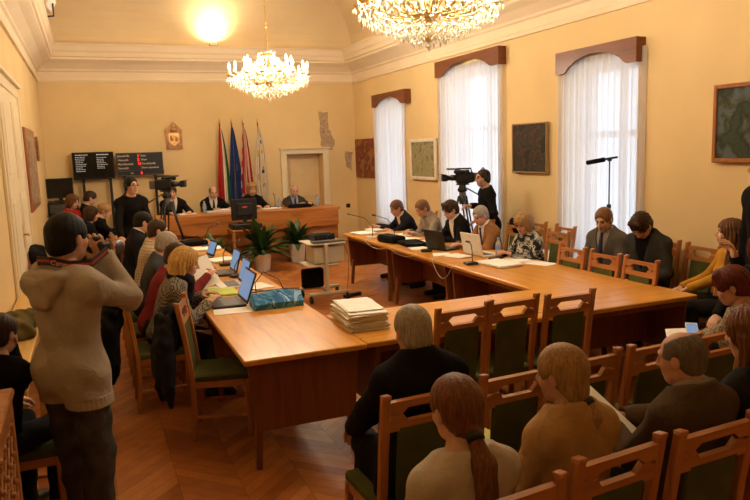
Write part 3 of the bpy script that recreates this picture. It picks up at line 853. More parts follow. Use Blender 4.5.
def pelmet(y0, y1, zt, zs, za, label):
    b = MB(); n = 14; xf = 5.38; cy = (y0 + y1) / 2; hw = (y1 - y0) / 2
    poly = [(-hw, zt), (-hw, zs), (-hw * .78, zs)]
    for i in range(n + 1):
        t = i / n; a = -hw * .72 + 1.44 * hw * t
        poly.append((a, zs + .02 + (za - zs - .02) * math.sin(PI * t) ** .7))
    poly += [(hw * .78, zs), (hw, zs), (hw, zt)]
    M = Matrix.Translation((xf, cy, 0)) @ Matrix.Rotation(-PI / 2, 4, 'Z')
    b.prism(poly[::1], .03, M)
    b.box(((xf + XR) / 2, cy, zt - .012), (XR - xf - .01, 2 * hw - .01, .024), bev=.003)
    for q in (-1, 1): b.box(((xf + XR) / 2, cy + q * (hw - .014), (zt + zs) / 2), (XR - xf - .01, .026, zt - zs - .004), bev=.003)
    return tag(b.build('pelmet', PELW), label, 'pelmet', 'arched wooden pelmets over the windows')
pelmet(11.5, 13.06, 3.03, 2.79, 2.945, 'brown wooden arched pelmet over the farthest window')
pelmet(8.42, 10.32, 3.335, 3.09, 3.265, 'brown wooden arched pelmet over the middle window, hung higher than the others')
pelmet(5.8, 7.15, 3.055, 2.80, 2.98, 'brown wooden arched pelmet over the nearest window')
# ------------------------------------------------------------------ furniture
def make_chair():
    """seat centre at origin on the floor, sitter looks to +y"""
    t = empty('wooden_chair'); w = .41; hw = w / 2
    for q in (-1, 1):
        b = MB(); x = q * (hw - .018)
        pts = [(x, -.2, 0), (x, -.185, .25), (x, -.185, .46), (x, -.215, .72), (x, -.255, .98)]
        for i in range(4):
            b.bar(pts[i], Vector(pts[i + 1]) + (Vector(pts[i + 1]) - Vector(pts[i])).normalized() * .006, .034, .04 if i else .034, .005, (1, 0, 0))
        b.box((x, -.2565, .985), (.036, .042, .016), (rad(-9), 0, 0), .007)
        b.build('back_post', CHW, t)
        b = MB(); b.bar((x, .19, 0), (x, .185, .43), .034, .034, .005, (1, 0, 0)); b.build('front_leg', CHW, t)
    M = Matrix.Translation((0, -.249, .93)) @ Matrix.Rotation(rad(8.5), 4, 'X')
    k = hw - .034
    b = MB(); b.prism([(-k, .03), (-k, -.03), (-.115, -.03), (-.085, -.004), (.085, -.004), (.115, -.03), (k, -.03), (k, .03)], .024, M); b.build('top_rail', CHWX, t)
    M2 = Matrix.Translation((0, -.2375, .852)) @ Matrix.Rotation(rad(8.5), 4, 'X')
    b = MB(); b.prism([(-k, .03), (-k, -.028), (k, -.028), (k, .03), (.13, .046), (.105, .046), (.08, .012), (-.08, .012), (-.105, .046), (-.13, .046)], .024, M2); b.build('lower_rail', CHWX, t)
    b = MB(); b.bar((0, -.19, .46), (0, -.237, .84), .022, .25, .009, (1, 0, 0)); b.build('back_panel', GREEN, t)
    b = MB(); b.box((0, .005, .45), (w - .01, .40, .05), None, .018); b.build('seat', GREEN, t)
    b = MB()
    for q in (-1, 1): b.box((q * (hw - .02), 0, .405), (.02, .36, .05), None, .003)
    b.box((0, .185, .405), (w - .07, .02, .05), None, .003); b.box((0, -.185, .405), (w - .07, .02, .05), None, .003); b.build('seat_frame', CHWX, t)
    for q in (-1, 1):
        b = MB(); b.bar((q * (hw - .018), -.185, .17), (q * (hw - .018), .18, .17), .022, .028, .004, (1, 0, 0)); b.build('stretcher', CHW, t)
    return t
CH = make_chair(); KIDS[CH.name] = kids(CH); CHUSED = [False]
CHG = 'wooden chairs with green upholstery'
def chair(x, y, rz, label, z=0.0):
    """x, y: the middle of the seat"""
    if not CHUSED[0]: o = CH; CHUSED[0] = True
    else: o = copy_tree(CH)
    o.location = (x, y, z); o.rotation_euler = (0, 0, rz); return tag(o, label, 'chair', CHG)

def make_table(L, W, H=.75, top=TOPW, feet=True):
    """long axis y"""
    t = empty('conference_table')
    b = MB(); b.box((0, 0, H - .018), (W, L - .004, .036), None, .006); b.build('tabletop', top, t)
    for q in (-1, 1):
        b = MB(); b.box((q * (W / 2 - .05), 0, H - .06), (.02, L - .2, .05), None, .003); b.build('apron', PANW, t)
    for q in (-1, 1):
        y = q * (L / 2 - .09)
        b = MB(); b.prism([(-W / 2 + .07, .26), (W / 2 - .07, .26), (W / 2 - .035, H - .036), (-W / 2 + .035, H - .036)], .03, Matrix.Translation((0, y, 0))); b.build('end_panel', PANW, t)
        for p in (-1, 1):
            b = MB(); b.bar((p * (W / 2 - .075), y - q * .02, .0), (p * (W / 2 - .1), y - q * .04, .36), .045, .04, .006, (1, 0, 0)); b.build('leg', PANW, t)
    b = MB(); b.box((0, 0, .42), (.024, L - .22, .26), None, .004); b.build('modesty_panel', PANW, t)
    return t
def table(t, x, y, rz, label):
    t.location = (x, y, 0); t.rotation_euler = (0, 0, rz); return tag(t, label, 'table', 'conference tables')
TL = make_table(1.6, .8); TR = make_table(1.6, .95); TB = make_table(1.43, .86)
LX, RX = 1.18, 3.945
table(TL, LX, 4.85, 0, 'glossy cherry conference table nearest the camera, under the blue bag and open laptop')
for i, l in enumerate(['cherry conference table in the left row, second from the near end, under the yellow-green folder',
                       'cherry conference table in the left row in front of the man in the checked shirt', 'farthest cherry conference table in the left row, before the video cameraman in black']):
    clone(TL, (LX, 6.45 + 1.6 * i, 0), 0, l)
table(TR, RX, 5.715, 0, 'cherry conference table in the right row in front of the woman in the floral blouse')
for i, l in enumerate(['cherry conference table in the right row in front of the man in the brown jacket', 'farthest cherry conference table in the right row, next to the equipment trolley']):
    clone(TR, (RX, 7.315 + 1.6 * i, 0), 0, l)
table(TB, 2.30, 4.495, PI / 2, 'cherry cross table that carries the big paper stack')
clone(TB, (3.735, 4.495, 0), PI / 2, 'cherry cross table at the near right corner, with a bare glossy top')

HPI = PI / 2
# chairs -------------------------------------------------------------
bk = .255
for i, l in enumerate(['empty chair at the cross table, leftmost of the three, behind the grey-haired man in black', 'empty chair at the cross table, middle of the three', 'empty chair at the cross table, rightmost of the three, standing apart']):
    chair((2.135, 2.545, 2.98)[i], (3.80, 3.84, 3.79)[i] + bk, (.06, .05, .0)[i], l)
BX = [1.23, 1.72, 2.14, 2.6, 3.05, 3.5]
BL = ['chair under the grey-haired man in the black coat', 'empty chair in front of the blonde woman in tan, in the middle audience row', 'empty chair half hidden by the blonde head, in the middle audience row',
      'empty chair in front of the balding man in brown, in the middle audience row', 'empty chair beside the red-haired woman, in the middle audience row', 'chair under the red-haired woman in the leopard print top']
for i in range(6): chair(BX[i], (2.53, 2.57, 2.6, 2.62, 2.63, 2.64)[i] + bk, .05, BL[i])
for i, l in enumerate(['chair under the brown-haired woman with the long ponytail', 'chair under the blonde woman in the tan jacket', 'chair under the balding man in the dark brown jacket', 'chair under the long-haired woman at the right edge']):
    chair((1.06, 1.55, 2.01, 2.47)[i], (1.64, 1.73, 1.74, 1.76)[i] + bk, (.1, .09, .05, .04)[i], l)
for i, l in enumerate(['empty chair pushed against the right row, third from the near corner, beside the floral blouse', 'empty chair at the right row, second from the near corner, before the man in grey', 'empty chair pushed against the right row, nearest the corner, in front of the bowed man']):
    chair(4.45 - bk, (5.63, 5.15, 4.69)[i], PI / 2, l).scale = (1, 1, .975)
for i, l in enumerate(['empty chair against the wall beneath the dark painting', 'empty chair by the wall at the edge of the nearest curtain, holding folded paper']):
    chair((5.36, 5.36)[i] - bk, (7.5, 6.93)[i], PI / 2 + (.1, -.05)[i], l)
chair(5.38 - bk, 4.87, PI / 2, 'empty chair against the right wall between the bowed man and the woman in yellow')
chair(5.38 - bk, 5.85, PI / 2, 'chair under the man in the grey jacket by the nearest window')
chair(5.4 - bk, 5.37, PI / 2, 'chair under the bowed man in the dark jacket'); chair(5.36 - bk, 4.38, PI / 2 - .15, 'chair under the woman in the yellow sweater')
for i, (yy, l) in enumerate([(9.85, 'dark suited man at the far end'), (9.0, 'man in the grey shirt'), (8.2, 'man in the black jacket'), (7.45, 'grey-haired man in the brown jacket'), (6.6, 'woman in the floral blouse')]):
    chair(4.76, yy, PI / 2, 'chair under the %s of the right row' % l)
chair(.53 + bk, 4.93, -PI / 2 - .25, 'empty chair with a dark coat over its back at the near left table')
for i, (yy, l) in enumerate([(5.72, 'blonde woman typing on the laptop'), (6.42, 'man in the maroon sweater'), (7.05, 'grey-haired man in the dark blue shirt'), (7.75, 'man in the light checked shirt'), (9.0, 'dark-haired man in a dark suit of the left row')]):
    chair(.43, yy, -PI / 2, 'chair under the %s' % l)
chair(-.42, 8.5, -PI / 2, 'chair with a black coat beside the white door')
chair(-.45, 4.1, -HPI, 'chair with a green seat at the left edge, under the half-seen person')

# judges' desk of live-edge planks --------------------------------------------------
DESKSHADE = wood('live_edge_walnut_shaded', (.36, .125, .03), (.13, .038, .01), 0, .4, .45, .1)  # darker copy of the walnut, paints overhang shade onto the lower planks
def live_desk():
    x0, x1, y0 = 1.1, 4.32, 12.42; t = empty('wooden_desk', ((x0 + x1) / 2, y0 + .3, 0)); r = random.Random(11); ox, oy = (x0 + x1) / 2, y0 + .3
    def wav(z, a, n=26):
        ph = [r.uniform(0, 6) for _ in range(3)]
        return [(x0 - ox + (x1 - x0) * i / n, z + a * (math.sin(i * .55 + ph[0]) + .6 * math.sin(i * 1.3 + ph[1]))) for i in range(n + 1)]
    b = MB(); b.box((0, -.03, .905), (x1 - x0 + .1, .70, .05), None, .012); b.build('desk_top', DESKW, t)
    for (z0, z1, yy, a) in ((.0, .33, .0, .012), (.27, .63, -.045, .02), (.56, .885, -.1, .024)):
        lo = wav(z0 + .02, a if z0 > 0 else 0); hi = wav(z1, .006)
        b = MB(); b.prism(lo + hi[::-1], .045, Matrix.Translation((0, yy - .27, 0))); b.build('front_plank', DESKW if z0 > .5 else DESKSHADE, t)
    for q in (-1, 1):
        b = MB(); b.box((q * ((x1 - x0) / 2 - .03), .02, .44), (.05, .54, .88), None, .006); b.build('side_panel', DESKW, t)
    return tag(t, 'long raised desk faced with wavy-edged brown planks at the back of the hall', 'desk')
live_desk()

# pale tables along the left wall ----------------------------------------------------
def pale_table(y0, y1, label):
    x0, x1 = XL + .02, -.43; t = empty('side_table', ((x0 + x1) / 2, (y0 + y1) / 2, 0)); L = y1 - y0; W = x1 - x0
    b = MB(); b.box((0, 0, .735), (W, L, .03), None, .006); b.build('tabletop', PALEW, t)
    b = MB()
    for q in (-1, 1): b.box((q * (W / 2 - .02), 0, .66), (.02, L - .06, .12), None, .003); b.box((0, q * (L / 2 - .03), .66), (W - .06, .02, .12), None, .003)
    b.build('apron', PALEW, t)
    for q in (-1, 1):
        for p in (-1, 1):
            b = MB(); b.box((q * (W / 2 - .03), p * (L / 2 - .03), .36), (.04, .04, .72), None, .004); b.build('leg', PALEW, t)
    tag(t, label, 'table', 'pale side tables along the left wall')
pale_table(4.5, 5.72, 'narrow pale beech table by the left wall, nearest the photographer'); pale_table(5.8, 7.6, 'narrow pale beech table by the left wall, beyond the olive coat')
# carved radiator box -----------------------------------------------------------------
t = empty('carved_cabinet', ((XL - .375) / 2, 2.7, 0)); tag(t, 'carved wooden cabinet with a pierced lattice side at the lower left edge', 'cabinet')
hw = (-.375 - XL) / 2; L = 1.34
b = MB(); b.box((0, 0, .982), (2 * hw - .01, L, .036), None, .012); b.build('cabinet_top', CARVW, t)
b = MB()
for q in (-1, 1):
    b.box((hw - .03, q * (L / 2 - .05), .48), (.03, .06, .96), None, .005); b.box((0, q * (L / 2 - .03), .48), (2 * hw - .06, .03, .96), None, .005)
b.box((hw - .03, 0, .92), (.03, L - .14, .08), None, .005); b.box((hw - .03, 0, .06), (.03, L - .14, .12), None, .005); b.build('frame', CARVW, t)
b = MB()
n = 9
for i in range(n):
    for j in range(6):
        cy, cz = -L / 2 + .1 + (L - .2) * (i + .5) / n, .12 + .76 * (j + .5) / 6
        ry, rz_ = (L - .2) / n / 2, .76 / 12
        for (sy, sz) in ((1, 1), (1, -1), (-1, 1), (-1, -1)):
            b.bar((hw - .03, cy, cz + sz * rz_), (hw - .03, cy + sy * ry, cz), .02, .022, .005, (1, 0, 0))
        b.ball((hw - .02, cy, cz + rz_), .016, 8)
b.build('lattice', CARVW, t)
b = MB(); b.box((-.02, 0, .48), (.02, L - .1, .9)); b.build('back_panel', PANW, t)

# table of the clerks at the left back
TC = make_table(1.5, .6); table(TC, .62, 12.0, 0, 'small brown table of the clerks at the left back'); 
for i, (xx, yy, r_, l) in enumerate([(-.02, 11.45, -PI / 2, 'chair under the dark-haired woman of the left back group'), (.1, 12.1, -PI / 2, 'chair under the fair-haired woman of the left back group'),
                                     (-.3, 13.05, -PI / 2, 'chair under the woman in red'), (.02, 13.35, -PI / 2 - .3, 'chair under the man in dark behind the woman in red'),
                                     (1.45, 13.55, PI, 'chair under the dark-haired man at the left end of the raised desk'), (2.2, 13.6, PI, 'chair under the bald man in the dark suit at the raised desk'), (2.96, 13.6, PI, 'chair under the woman at the raised desk'), (3.8, 13.5, PI, 'chair under the bald man at the right end of the raised desk')]):
    chair(xx, yy, r_, l)
# ------------------------------------------------------------------ writing
def text(name, s, size, mat, parent, loc, rot, align='LEFT', bold=0.0):
    cu = bpy.data.curves.new(name, 'FONT'); cu.body = s; cu.size = size; cu.align_x = align; cu.extrude = .0006; cu.offset = bold
    o = bpy.data.objects.new('tmp', cu); COL.objects.link(o)
    dg = bpy.context.evaluated_depsgraph_get(); me = bpy.data.meshes.new_from_object(o.evaluated_get(dg)); COL.objects.unlink(o); bpy.data.objects.remove(o); bpy.data.curves.remove(cu)
    me.materials.clear(); me.materials.append(mat); me.name = name
    q = link(name, me, parent); q.location = loc; q.rotation_euler = rot; return q
TXW = emit('lit_white_text', (.9, .88, .8), .32, (.5, .5, .46)); TXR = emit('lit_red_digits', (1.0, .03, .02), 1.1); TXL = plain('printed_white', (.62, .56, .48), .6)
FRONT = (PI / 2, 0, 0)   # faces -y

# large list screen and voting board on their stands
yS = 14.25
t = empty('display_screen', (.135, yS, 0)); tag(t, 'large black list screen on two posts with columns of white names', 'screen')
b = MB(); b.box((0, 0, 1.84), (.73, .07, .51), None, .008); b.build('housing', BLACKP, t)
b = MB(); b.box((0, -.036, 1.845), (.69, .004, .46), None, .001); b.build('panel', DARKSCR, t)
for q in (-.2, .28):
    b = MB(); b.box((q, .02, .8), (.05, .03, 1.6), None, .004); b.box((q, .0, .012), (.08, .26, .024), None, .004); b.build('post', BLACKP, t)
r = random.Random(2); b = MB()
def strip(b, x, z, w, h):
    while w > .02:
        k = r.uniform(.015, .05); k = min(k, w); b.box((x + k / 2, -.0395, z), (k * .9, .002, h), None, .0005); x += k + .004; w -= k + .004
strip(b, -.31, 2.045, .22, .012); strip(b, .06, 2.045, .22, .016)
for i in range(9): strip(b, -.31, 2.005 - i * .033, r.uniform(.13, .22), .0085)
for i in range(7): strip(b, .06, 1.99 - i * .033, r.uniform(.12, .2), .0085)
o = b.build('name_list', TXW, t)
t = empty('voting_board', (.97, yS, 0)); tag(t, 'black voting board with grey frames and red digits, right of the list screen', 'board')
b = MB(); b.box((0, 0, 1.84), (.86, .06, .43), None, .006); b.build('housing', BLACKP, t)
b = MB()
for (cx, w, z, h) in ((-.2, .44, 1.885, .34), (.22, .41, 1.885, .34), (.0, .86, 1.672, .09)):
    for q in (-1, 1): b.box((cx + q * w / 2, -.032, z), (.012, .012, h), None, .002); b.box((cx, -.032, z + q * h / 2), (w, .012, .012), None, .002)
b.build('frame', GREYP, t)
for q in (-.3, .27):
    b = MB(); b.box((q, .02, .82), (.05, .03, 1.64), None, .004); b.box((q, 0, .012), (.08, .26, .024), None, .004); b.build('post', BLACKP, t)
for i, (a, c, d) in enumerate((('Jelenlévők', 'Igen', '16'), ('Hiányzók', 'Nem', '2'), ('Mandátumok', 'Tartózkodik', '18'), ('Szavazók', 'Nem szavazott', ''))):
    z = 1.985 - i * .077
    text('lettering', a, .052, TXL, t, (-.40, -.0335, z), FRONT, bold=.001); text('lettering', c, .052, TXL, t, (.03, -.0335, z), FRONT, bold=.001)
    if d: text('digits', d, .075, TXR, t, (-.045, -.0335, z - .008), FRONT, bold=.003)
text('lettering', 'Idő', .05, TXL, t, (-.19, -.0335, 1.655), FRONT); text('digits', '0', .07, TXR, t, (.0, -.0335, 1.648), FRONT, bold=.003)

# audio rack with a monitor on it
t = empty('equipment_rack', (-.44, 13.95, 0)); tag(t, 'black equipment rack with rows of knobs in the left back corner', 'rack')
b = MB(); b.box((0, 0, .61), (.5, .5, 1.22), None, .01); b.build('cabinet', BLACKP, t)
for i in range(6):
    b = MB(); b.box((0, -.255, .2 + i * .18), (.44, .02, .15), None, .003)
    b.build('rack_panel', GREYP if i % 2 else BLACKP, t)
b = MB()
for i in range(3):
    for j in range(7): b.lathe([(0, 0), (.014, 0), (.011, .02), (0, .02)], 8, (-.18 + j * .06, -.28, .4 + i * .36), smooth=False)
b.build('knobs', GREYP, t)
def monitor(name, w, h, z, loc, rz, label, logo=False, facing=True):
    t = empty(name, loc, rz); tag(t, label, 'monitor')
    b = MB(); b.box((0, 0, z + h / 2), (w, .05, h), None, .01); b.box((0, .04, z + h / 2), (w * .6, .05, h * .6), None, .015); b.build('housing', BLACKP, t)
    b = MB(); b.box((0, -.026, z + h / 2), (w - .04, .003, h - .04), None, .001); b.build('panel', DARKSCR, t)
    b = MB(); b.box((0, .04, z * .5 + .02), (.07, .03, z + .08), None, .006); b.box((0, .03, .01), (w * .5, .2, .02), None, .006); b.build('stand', BLACKP, t)
    if logo:
        b = MB(); b.box((0, .067, z + h * .62), (.09, .004, .03), None, .001); b.build('sticker', plain('red_label', (.5, .05, .04)), t); text('lettering', 'LCD', .024, TXL, t, (.022, .0695, z + h * .6), (PI / 2, 0, PI))
    return t
monitor('monitor', .45, .36, .06, (-.47, 13.9, 1.222), 0, 'black monitor standing on the equipment rack in the corner')

# wall ornaments --------------------------------------------------------------------
COPPER = plain('copper_relief', (.28, .13, .05), .45, .4, 20, metal=.6)
t = empty('crest', (1.655, YB - .03, 2.36)); tag(t, 'copper coat of arms plaque with a pointed top on the back wall', 'plaque')
b = MB(); b.prism([(-.16, -.26), (.16, -.26), (.16, .12), (.0, .28), (-.16, .12)], .03, Matrix.Identity(4)); b.build('plate', COPPER, t)
b = MB(); b.prism([(0, -.2), (.1, -.12), (.1, .06), (-.1, .06), (-.1, -.12)], .03, Matrix.Translation((0, -.02, 0))); b.ball((0, -.03, .12), .05, 10, sc=(1.3, .5, .9)); b.ball((-.04, -.035, -.04), .035, 8, sc=(1, .5, 1.6)); b.ball((.045, -.035, -.06), .035, 8, sc=(1, .5, 1.4)); b.box((0, -.03, .2), (.018, .02, .09), None, .004); b.box((0, -.03, .2), (.06, .02, .016), None, .004)
b.build('relief', plain('copper_high', (.5, .28, .1), .35, .3, 25, metal=.8), t)

def painting(name, y0, y1, z0, z1, cols, fm, label, fw_=.04, scale=7):
    t = empty(name, (XR - .03, (y0 + y1) / 2, (z0 + z1) / 2), PI / 2 * -1); w = y1 - y0; h = z1 - z0   # local -y faces... the room
    t.rotation_euler = (0, 0, PI / 2 * 3)
    m = blotch(name + '_art', cols, scale, .6, 8, .3)
    e = m.node_tree.nodes['Color Ramp'] if 'Color Ramp' in m.node_tree.nodes else None
    for n in m.node_tree.nodes:
        if n.type == 'VALTORGB': n.color_ramp.interpolation = 'LINEAR'
    b = MB(); b.box((0, 0, 0), (w - .01, .03, h - .01), None, .002); b.build('canvas', m, t)
    if fm:
        b = MB()
        for q in (-1, 1): b.box((q * (w - fw_) / 2, -.008, 0), (fw_, .045, h), None, .006); b.box((0, -.008, q * (h - fw_) / 2), (w - 2 * fw_ + .004, .045, fw_), None, .006)
        b.build('frame', fm, t)
    return tag(t, label, 'painting')
WFR = plain('white_frame', (.78, .72, .6), .5); DFR = plain('gilt_dark_frame', (.33, .2, .08), .4); BFR = wood('brown_frame', (.34, .12, .035), (.22, .07, .02), 2)
painting('painting', 13.3, 14.3, 1.38, 2.2, [(.16, .045, .025), (.27, .07, .03), (.1, .035, .03), (.34, .14, .05)], None, 'unframed red-brown abstract painting by the back corner', scale=4)
painting('painting', 10.5, 11.5, 1.42, 2.13, [(.16, .17, .12), (.36, .31, .15), (.22, .24, .18), (.42, .36, .2), (.2, .18, .09)], WFR, 'white-framed pale landscape painting between two windows', .055, 9)
painting('painting', 7.43, 8.21, 1.6, 2.26, [(.015, .015, .015), (.045, .04, .03), (.025, .026, .025), (.09, .045, .025), (.02, .022, .02)], DFR, 'dark painting in a thin gilt frame between the two nearer windows', .02, 5)
painting('painting', 3.75, 4.88, 1.76, 2.47, [(.015, .022, .015), (.04, .055, .03), (.022, .03, .022), (.06, .07, .035), (.09, .11, .13)], BFR, 'dark green painting in a brown wooden frame at the right edge', .04, 5)
t = empty('wall_board', (XL + .03, 10.25, 1.87)); tag(t, 'thick brown board hung on the left wall beyond the white door', 'board')
b = MB(); b.box((0, 0, 0), (.06, 1.6, 1.04), None, .01); b.build('frame', BFR, t); b = MB(); b.box((.032, 0, 0), (.006, 1.46, .9), None, .002); b.build('panel', blotch('worn_board', [(.3, .2, .12), (.4, .28, .17), (.25, .16, .1)], 5, .8, 3), t)
b = MB(); b.prism(jag([(-.18, -.17), (.18, -.17), (.2, .12), (0, .2), (-.2, .12)], 3, .008), .05, Matrix.Translation((XL + .026, 11.9, 2.14)) @ Matrix.Rotation(PI / 2, 4, 'Z')); tag(b.build('wall_plaque', COPPER), 'small dark bronze plaque on the left wall near the back corner', 'plaque')

# flags -----------------------------------------------------------------------------
POLE = wood('flag_pole', (.3, .1, .03), (.2, .06, .02), 2)
RED = cloth('flag_red', (.5, .03, .025), .1, .8, .1); WHT = cloth('flag_white', (.72, .62, .5), .08, .8, .1); GRN = cloth('flag_green', (.03, .12, .05), .1, .8, .1); BLU = cloth('flag_blue', (.02, .05, .18), .1, .8, .1); GLD = cloth('flag_gold', (.6, .38, .08), .1, .8, .1)
def flag(x, mats, cols, label, top=2.64, w1=.22, seed=1, tilt=0.0):
    t = empty('flag', (x, 14.16, 0)); r = random.Random(seed); ph = r.uniform(0, 6)
    b = MB(); b.tube([(0, 0, .02), (0, 0, top - .06)], .015, 8); b.build('pole', POLE, t)
    b = MB(); b.lathe([(0, top - .07), (.014, top - .06), (.022, top - .03), (.012, top - .005), (.002, top + .05), (0, top + .05)], 10); b.build('finial', BRASS, t)
    b = MB(); b.lathe([(0, 0), (.16, 0), (.16, .03), (.04, .06), (.025, .3), (0, .3)], 16); b.build('base', BRASS, t)
    b = MB(); nu, nv = len(cols) * 6, 22; vs = []
    for j in range(nv + 1):
        v = j / nv; z = top - .1 - 1.5 * v; w = .05 + (w1 - .05) * min(1, v * 1.4) ** .8
        for i in range(nu + 1):
            u = i / nu - .42; d = .035 * (.3 + v) * math.sin(u * 26 + ph + 2 * v) + .015 * math.sin(u * 50 + 4 * v)
            vs.append((u * w + .015 * math.sin(5 * v + ph) * v, -.02 + d, z - .14 * abs(u) * (1 - v) - .1 * v * math.sin(u * 5 + ph) ** 2))
    o = len(b.v); b.v += vs
    for j in range(nv):
        for i in range(nu):
            b.f.append((j * (nu + 1) + i, j * (nu + 1) + i + 1, (j + 1) * (nu + 1) + i + 1, (j + 1) * (nu + 1) + i)); b.sm.append(True)
            c = cols[i // 6]
            if callable(c): c = c(i, j)
            b.m.append(c)
    b.build('cloth', mats, t); return tag(t, label, 'flag', 'flags on poles behind the raised desk')
flag(2.53, [RED, WHT, GRN], [0, 0, 1, 2], 'furled red, white and green flag, leftmost of the four', w1=.25, seed=1)
flag(2.77, [BLU, GLD], [0, 0, lambda i, j: 1 if (j in (11, 12) and i % 6 in (2, 3)) else 0, 0], 'furled dark blue flag, second of the four', w1=.26, seed=2)
flag(3.0, [RED, WHT], [lambda i, j: 0 if (j // 2 + i // 8) % 2 else 1, 0, 1, 0, 1, 0], 'furled red and white striped flag, third of the four', w1=.25, seed=3)
flag(3.3, [WHT, GLD, BLU], [0, lambda i, j: 1 if (j % 7 < 2) else 0, 0, lambda i, j: 1 if (j % 5 == 2) else (2 if j % 9 == 4 else 0), 0], 'furled white flag with gold trim, rightmost of the four', w1=.27, seed=4)

# chandeliers -----------------------------------------------------------------------
CRYS = bpy.data.materials.new('crystal'); CRYS.use_nodes = True; bs = CRYS.node_tree.nodes['Principled BSDF']
bs.inputs['Base Color'].default_value = (1, .87, .62, 1); bs.inputs['Roughness'].default_value = .12; bs.inputs['Transmission Weight'].default_value = .35; bs.inputs['IOR'].default_value = 1.5; bs.inputs['Specular IOR Level'].default_value = .9
BULB = emit('candle_bulb', (1, .84, .55), 14.0); CANDLE = plain('candle_sleeve', (.85, .75, .55), .5)
def octa(b, c, r, h):
    x, y, z = c; vs = [(x, y, z - h), (x + r, y, z), (x, y + r, z), (x - r, y, z), (x, y - r, z), (x, y, z + h * .7)]
    b.add(vs, [(0, 2, 1), (0, 3, 2), (0, 4, 3), (0, 1, 4), (5, 1, 2), (5, 2, 3), (5, 3, 4), (5, 4, 1)])
def garland(b, p, q, sag, n, r=.009):
    p, q = Vector(p), Vector(q)
    for i in range(1, n):
        t = i / n; c = p.lerp(q, t); c.z -= sag * 4 * t * (1 - t); octa(b, c, r, r * 1.3)
def chandelier(loc, zc, label, watts):
    """loc: middle of the crystal basket; zc: height of the ceiling above it"""
    t = empty('chandelier', loc); r = random.Random(4)
    R = .56
    b = MB(); b.tube([(0, 0, -.12), (0, 0, .40)], .022, 10); b.ball((0, 0, .02), .07, 12); b.lathe([(0, .3), (.1, .31), (.13, .37), (.1, .42), (.04, .44), (0, .44)], 16); b.lathe([(0, -.2), (.03, -.19), (.06, -.14), (.02, -.09), (0, -.09)], 12); b.build('stem', BRASS, t)
    b = MB(); k = 0; z = .44
    while z < zc: 
        b.box((0, 0, z + .03), (.026 if k % 2 else .01, .01 if k % 2 else .026, .064), None, .003); z += .055; k += 1
    b.build('chain', BRASS, t)
    b = MB(); b.lathe([(.0, zc), (.09, zc), (.07, zc - .05), (.02, zc - .08), (0, zc - .08)], 16); b.build('canopy', BRASS, t)
    outer = [(R * math.cos(a), R * math.sin(a)) for a in [2 * PI * i / 16 for i in range(16)]]
    inner = [(.33 * math.cos(a), .33 * math.sin(a)) for a in [2 * PI * (i + .5) / 10 for i in range(10)]]
    tips = [(x, y, .12) for x, y in outer] + [(x, y, .22) for x, y in inner]
    for (x, y, z) in tips:
        l = math.hypot(x, y); b = MB(); pts = []
        for i in range(9):
            s = i / 8; rr = .03 + (l - .03) * s; pts.append((x / l * rr, y / l * rr, .03 - .11 * math.sin(PI * s * .8) + (z - .03 + .065) * s))
        pts[-1] = (x, y, z - .03); b.tube(pts, .009, 6); b.lathe([(0, z - .035), (.045, z - .02), (.05, z - .008), (.012, z - .012), (.012, z), (0, z)], 12, (x, y, 0)); a = b.build('arm', BRASS, t)
        c = MB(); c.lathe([(.012, z), (.012, z + .075), (0, z + .075)], 8, (x, y, 0)); c.build('candle', CANDLE, a)
        c = MB(); c.lathe([(0, z + .075), (.012, z + .085), (.017, z + .105), (.012, z + .13), (.003, z + .155), (0, z + .157)], 10, (x, y, 0)); c.build('bulb', BULB, a)
    b = MB()
    for (x, y, z) in tips:
        for i in range(7):
            a = 2 * PI * i / 7; octa(b, (x + .048 * math.cos(a), y + .048 * math.sin(a), z - .055), .011, .026)
        octa(b, (x, y, z - .11), .016, .04)
    for ring, zz in ((outer, .1), (inner, .2)):
        n = len(ring)
        for i in range(n):
            (x, y), (x2, y2) = ring[i], ring[(i + 1) % n]; garland(b, (x, y, zz), (x2, y2, zz), .09, 8); octa(b, ((x + x2) / 2, (y + y2) / 2, zz - .13), .014, .034)
    for (x, y) in outer: garland(b, (0.1 * x / R, .1 * y / R, .34), (x, y, .1), .07, 20); garland(b, (x * .95, y * .95, .0), (0, 0, -.17), .035, 18, .011)
    for (x, y) in inner: garland(b, (.1 * x / .33, .1 * y / .33, .4), (x, y, .2), .03, 14); garland(b, (x, y, .05), (0, 0, -.12), .05, 14, .011)
    for rr, zz, n in ((.5, -.02, 44), (.42, -.07, 38), (.33, -.11, 30), (.24, -.15, 24), (.14, -.18, 14), (.13, .34, 18), (.1, .42, 14), (.54, .02, 50)):
        for i in range(n):
            a = 2 * PI * i / n + rr * 9; octa(b, (rr * math.cos(a), rr * math.sin(a), zz - r.uniform(0, .02)), .014, .036)
            if zz < 0: octa(b, (rr * math.cos(a + .05), rr * math.sin(a + .05), zz + .05), .011, .02)
    octa(b, (0, 0, -.23), .03, .045)
    o = b.build('crystals', CRYS, t); o['kind'] = 'stuff'
    for i in range(6):
        a = 2 * PI * i / 6; ld = bpy.data.lights.new('chandelier_lamp', 'POINT'); ld.energy = watts; ld.color = (1, .855, .645); ld.shadow_soft_size = .07
        lo = link('chandelier_lamp', ld, t); lo.location = (.45 * math.cos(a), .45 * math.sin(a), .25)
    return tag(t, label, 'chandelier', 'crystal chandeliers')
chandelier((2.53, 10.0, 2.97), 5.42 - 2.97, 'crystal chandelier over the middle of the hall, the farther one', 54.0)
chandelier((2.66, 5.2, 3.03), 5.42 - 3.03, 'large crystal chandelier nearest the camera, cut off by the top of the picture', 39.0)
